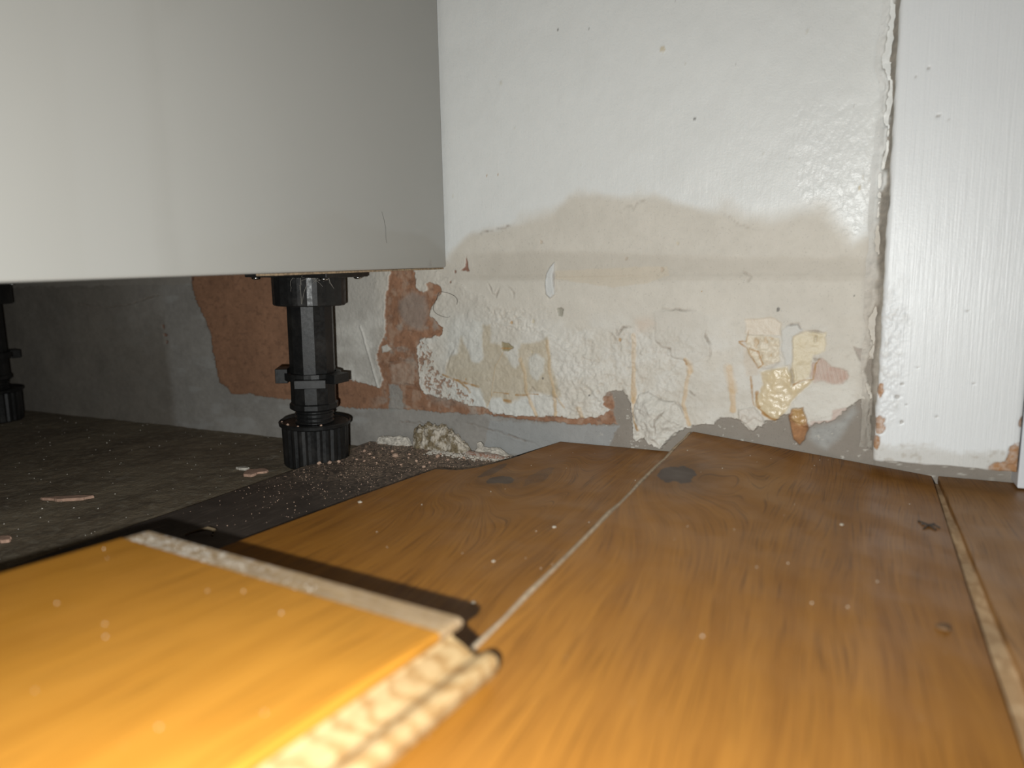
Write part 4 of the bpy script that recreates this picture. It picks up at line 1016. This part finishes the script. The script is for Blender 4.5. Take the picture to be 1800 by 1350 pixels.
nb_.location = (-0.2585, 0.4745, UND + 0.0042)
tag(nb_, 'small white plaster nub perched behind the brick sliver', 'plaster')

# pink crumbs on the underlay, each its own
crumbs = [(-0.3575, 0.4020), (-0.3515, 0.4072), (-0.3470, 0.4118), (-0.3395, 0.4241), (-0.3392, 0.4402), (-0.3149, 0.4403), (-0.293, 0.4363), (-0.2838, 0.4525), (-0.2789, 0.4248), (-0.281, 0.4358), (-0.2635, 0.4568), (-0.3275, 0.4544), (-0.3409, 0.4592), (-0.3095, 0.4518), (-0.2863, 0.4608), (-0.3305, 0.4216), (-0.3495, 0.4469), (-0.3185, 0.421), (-0.2983, 0.4238), (-0.3040, 0.4420), (-0.2720, 0.4480), (-0.3300, 0.4330)]
sizes = [2.0, 1.7, 1.7, 1.2, 1.4, 2.6, 1.3, 2.2, 1.6, 1.2, 1.5, 1.5, 1.1, 1.6, 1.2, 1.2, 1.5, 1.0, 1.3, 1.1, 1.2, 1.0]
cm = [chunk_mesh('plaster_crumb', 0.001, 0.001, 0.0008, 0.3, 1, 30 + k) for k in range(5)]
for m_ in cm: m_.materials.append(M['crumb'])
for k, ((x, y), s) in enumerate(zip(crumbs, sizes)):
    o = bpy.data.objects.new('plaster_crumb', cm[k % 5]); COL.objects.link(o)
    o.location = (x, y, UND - 0.0001); o.scale = (s, s, s); o.rotation_euler = (0, 0, k * 1.7)
    tag(o, 'tiny pink plaster crumb on the dark underlay beside the black leg', 'crumb', 'pink crumbs on the dark underlay')
foot_c = [(-0.4005, 0.4110), (-0.3875, 0.4040), (-0.3760, 0.4025), (-0.3620, 0.4120)]
for k, (x, y) in enumerate(foot_c):
    o = bpy.data.objects.new('plaster_crumb', cm[k % 5]); COL.objects.link(o)
    s = 1.0 + 0.3 * (k % 2)
    o.location = (x, y, 0.0333); o.scale = (s, s, s)
    tag(o, "tiny pink crumb lying on top of the black leg's foot", 'crumb', 'crumbs on the leg foot')

# flat splashes of pink plaster on the slab
def splash(name, x, y, rx, ry, rot, label, seed, mat):
    rnd = random.Random(seed); bm = bmesh.new(); n = 26; pts = []
    ph = [rnd.uniform(0, 6.28) for _ in range(4)]
    for i in range(n):
        a = 2 * math.pi * i / n
        r = 1 + 0.16 * math.sin(2 * a + ph[0]) + 0.14 * math.sin(3 * a + ph[1]) + 0.10 * math.sin(5 * a + ph[2]) + rnd.uniform(-.09, .09)
        px, py = rx * r * math.cos(a), ry * r * math.sin(a)
        pts.append((px * math.cos(rot) - py * math.sin(rot), px * math.sin(rot) + py * math.cos(rot)))
    add_prism(bm, pts, lambda a, b: -0.0006, lambda a, b: 0.0013, 0.0005)
    o = from_bm(name, bm, mat); o.location = (x, y, 0.0)
    return tag(o, label, 'plaster')
splash('plaster_splash', -0.4755, 0.2860, 0.0135, 0.0042, 0.45, 'long pink plaster splash on the concrete at left', 1, M['patch'])
splash('plaster_splash', -0.4040, 0.3830, 0.0075, 0.0085, 0.2, 'pink plaster splash on the concrete below the black leg', 2, M['patch'])
splash('plaster_splash', -0.4345, 0.2215, 0.0050, 0.0040, 0.2, 'small pink plaster splash on the concrete at the left edge', 3, M['patch'])
splash('plaster_splash', -0.4210, 0.3880, 0.0060, 0.0022, 0.2, 'pale plaster smear left of the pink splash under the leg', 5, M['plaster_white'])

# dust and grit nobody could count
def grit(name, label, pts, mat, smin, smax, seed):
    rnd = random.Random(seed); V = []; F = []
    for (x, y, z) in pts:
        s = rnd.uniform(smin, smax); a = rnd.uniform(0, 6.28); b = len(V)
        for k in range(3):
            V.append((x + s * math.cos(a + k * 2.09), y + s * math.sin(a + k * 2.09), z - 0.0001))
        V.append((x + rnd.uniform(-.3, .3) * s, y + rnd.uniform(-.3, .3) * s, z + s * rnd.uniform(0.6, 1.2)))
        F += [(b, b + 1, b + 3), (b + 1, b + 2, b + 3), (b + 2, b, b + 3), (b + 2, b + 1, b)]
    return tag(from_py(name, V, F, mat), label, 'grit', None, 'stuff')
rnd = random.Random(5)
pts = []
while len(pts) < 1500:
    x, y = rnd.uniform(-0.365, -0.20), rnd.uniform(0.27, 0.478)
    if y < 0.39 and x > -0.245: continue
    if x > -0.245 + (y - 0.3824) * 0.5: continue
    if math.hypot(x - cupx, y - cupy) < 0.030: continue
    if rnd.random() > ((y - 0.25) / 0.23) ** 1.6: continue
    pts.append((x, y, UND))
grit('plaster_dust', 'pale plaster dust scattered over the dark underlay', pts, M['crumb'], 0.0002, 0.00055, 1)
pts = []
for _ in range(900):
    t_ = rnd.random(); x = -0.300 + 0.085 * t_; y = 0.4655 + rnd.gauss(0, 0.004)
    pts.append((x, min(y, 0.478), UND))
grit('white_powder', 'white powder trail along the foot of the wall', pts, M['plaster_white'], 0.0003, 0.0012, 2)
pts = [(rnd.uniform(-0.80, -0.375), rnd.uniform(0.16, 0.478), 0.0002) for _ in range(220)]
grit('floor_grit', 'fine pale grit on the bare concrete', pts, M['plaster_white'], 0.0003, 0.0007, 3)

# little things on the boards
M['dark'] = simple_mat('dark_splinter', (0.05, 0.035, 0.025), 0.7)
bm = bmesh.new()
zb = z_tilt(0.037, 0.38) + 0.0004
for a, b in (((0.0335, 0.385), (0.0405, 0.377)), ((0.0350, 0.375), (0.0405, 0.386)), ((0.0375, 0.381), (0.0425, 0.3815)), ((0.0345, 0.381), (0.038, 0.381))):
    add_tube(bm, [(a[0], a[1], z_tilt(*a) + 0.0003), ((a[0] + b[0]) / 2, (a[1] + b[1]) / 2, zb + 0.0005), (b[0], b[1], z_tilt(*b) + 0.0003)], 0.00038, 5)
tag(from_bm('splinter_cluster', bm, M['dark']), 'dark crossed splinters on the oak board near the door gap', 'splinters')
me = chunk_mesh('brown_crumb', 0.0026, 0.0022, 0.0010, 0.2, 2, 50)
o = link('brown_crumb', me, simple_mat('brown_crumb', (0.14, 0.075, 0.03), 0.8)); o.location = (0.0332, 0.2687, z_tilt(0.0332, 0.2687) - 0.0002)
tag(o, 'brown crumb on the oak board close to the door-side gap', 'crumb')
M['chip'] = simple_mat('pale_chip', (0.62, 0.55, 0.44), 0.9)
for (x, y, s, lab, zf) in ((-0.1288, 0.3113, 1.3, 'pale plaster chip mid-way along the scalloped board', z_flat), (-0.1375, 0.2620, 1.0, 'pale plaster chip near the lifted edge, closer to the loose board', z_flat),
                           (-0.1265, 0.2235, 1.0, "pale chip at the tip of the loose board's shadow", z_flat), (-0.0001, 0.3544, 1.1, 'pale plaster chip in the middle of the knotty board', z_tilt), (-0.2440, 0.3060, 1.5, 'pale scuffed chip near the left edge of the scalloped board', z_flat)):
    o = bpy.data.objects.new('plaster_chip', cm[1].copy()); COL.objects.link(o); o.data.materials.clear(); o.data.materials.append(M['chip'])
    o.location = (x, y, zf(x, y) - 0.0001); o.scale = (s, s, s * 0.6); tag(o, lab, 'chip')
pts = []
for _ in range(22):
    x = rnd.uniform(-0.255, -0.11); y = rnd.uniform(0.24, 0.47); pts.append((x, y, TOP)) if x > -0.235 + max(0, y - .38) * .6 else None
for _ in range(22):
    x = rnd.uniform(-0.09, 0.04); y = rnd.uniform(0.2, 0.475); pts.append((x, y, z_tilt(x, y)))
grit('board_specks', 'tiny pale specks scattered on the oak boards', pts, M['chip'], 0.0003, 0.0006, 4)
# specks on the loose board
pts = [(rnd.uniform(-0.142, -0.004), rnd.uniform(-0.10, -0.012), 0.0) for _ in range(13)]
V = grit('loose_board_specks', 'pale plaster specks on the loose orange board', pts, M['chip'], 0.0002, 0.0005, 6)
V.matrix_world = loose.matrix_basis
pts = [(-0.142 + 0.10 * rnd.random() ** 1.4, -0.0105 + rnd.gauss(0.004, 0.0028), -0.0003) for _ in range(120)]
pts = [p for p in pts if -0.013 < p[1] < -0.0005]
V = grit('white_crumbs', 'white plaster dust along the end of the loose board', pts, M['plaster_white'], 0.0002, 0.0004, 7)
V.matrix_world = loose.matrix_basis

# a curled wood shaving on the underlay behind the loose board
bm = bmesh.new()
sp = [(-0.3260, 0.2565, UND + 0.0006), (-0.3215, 0.2605, UND + 0.0022), (-0.3165, 0.2640, UND + 0.0032), (-0.3120, 0.2640, UND + 0.0026), (-0.3105, 0.2610, UND + 0.0008)]
add_tube(bm, sp, [0.0005, 0.0009, 0.0012, 0.0013, 0.0007], 6)
tag(from_bm('wood_shaving', bm, simple_mat('shaving', (0.26, 0.19, 0.11), 0.8), None, True), 'curled pale wood shaving on the underlay behind the loose board', 'wood shaving')

# cobweb caught under the cabinet
bm = bmesh.new(); rw = random.Random(9)
zt = 0.1500
for k in range(26):
    x = -0.366 + rw.uniform(-0.004, 0.026); y = 0.3985 + rw.uniform(-0.004, 0.002) + (x + 0.366) * 0.35
    p = [Vector((x, y, zt - rw.uniform(0.002, 0.004)))]
    for _ in range(4): p.append(p[-1] + Vector((rw.uniform(-.004, .004), rw.uniform(-.0008, .0008), rw.uniform(-.0035, .0018))))
    add_tube(bm, p, 0.00010, 3)
for dx in (0.0, 0.0035):
    add_tube(bm, [(-0.3605 + dx * 1.6, 0.3985 + dx, zt - 0.004), (-0.3603 + dx, 0.3975, zt - 0.014), (-0.3602, 0.3975, zt - 0.0235)], 0.00013, 3)
web = from_bm('cobweb', bm, simple_mat('web', (0.35, 0.32, 0.28), 0.8))
tag(web, 'grey wispy cobweb hanging from the top of the nearer cabinet leg', 'cobweb')

# hairs stuck to panel and wall
M['hair'] = simple_mat('hair', (0.10, 0.09, 0.08), 0.6)
bm = bmesh.new()
hx = PX + 0.00012
add_tube(bm, [(hx, 0.3990, 0.1880), (hx, 0.4010, 0.1830), (hx, 0.4025, 0.1775), (hx, 0.4022, 0.1715), (hx, 0.4030, 0.1675)], 0.00008, 4)
tag(from_bm('hair', bm, M['hair']), 'fine dark hair stuck to the glossy cabinet panel', 'hair')
bm = bmesh.new(); p = []
for k in range(22):
    a = k / 21 * 5.2
    p.append((-0.2895 + 0.011 * math.cos(a) * (1 - 0.2 * k / 21) + 0.002 * math.sin(3 * a), 0.4792 - 0.0006 * math.sin(a), 0.1225 + 0.010 * math.sin(a)))
add_tube(bm, p, 0.00014, 4)
tag(from_bm('hair', bm, M['hair']), 'looping hair on the wall beside the brown bare patch', 'hair')
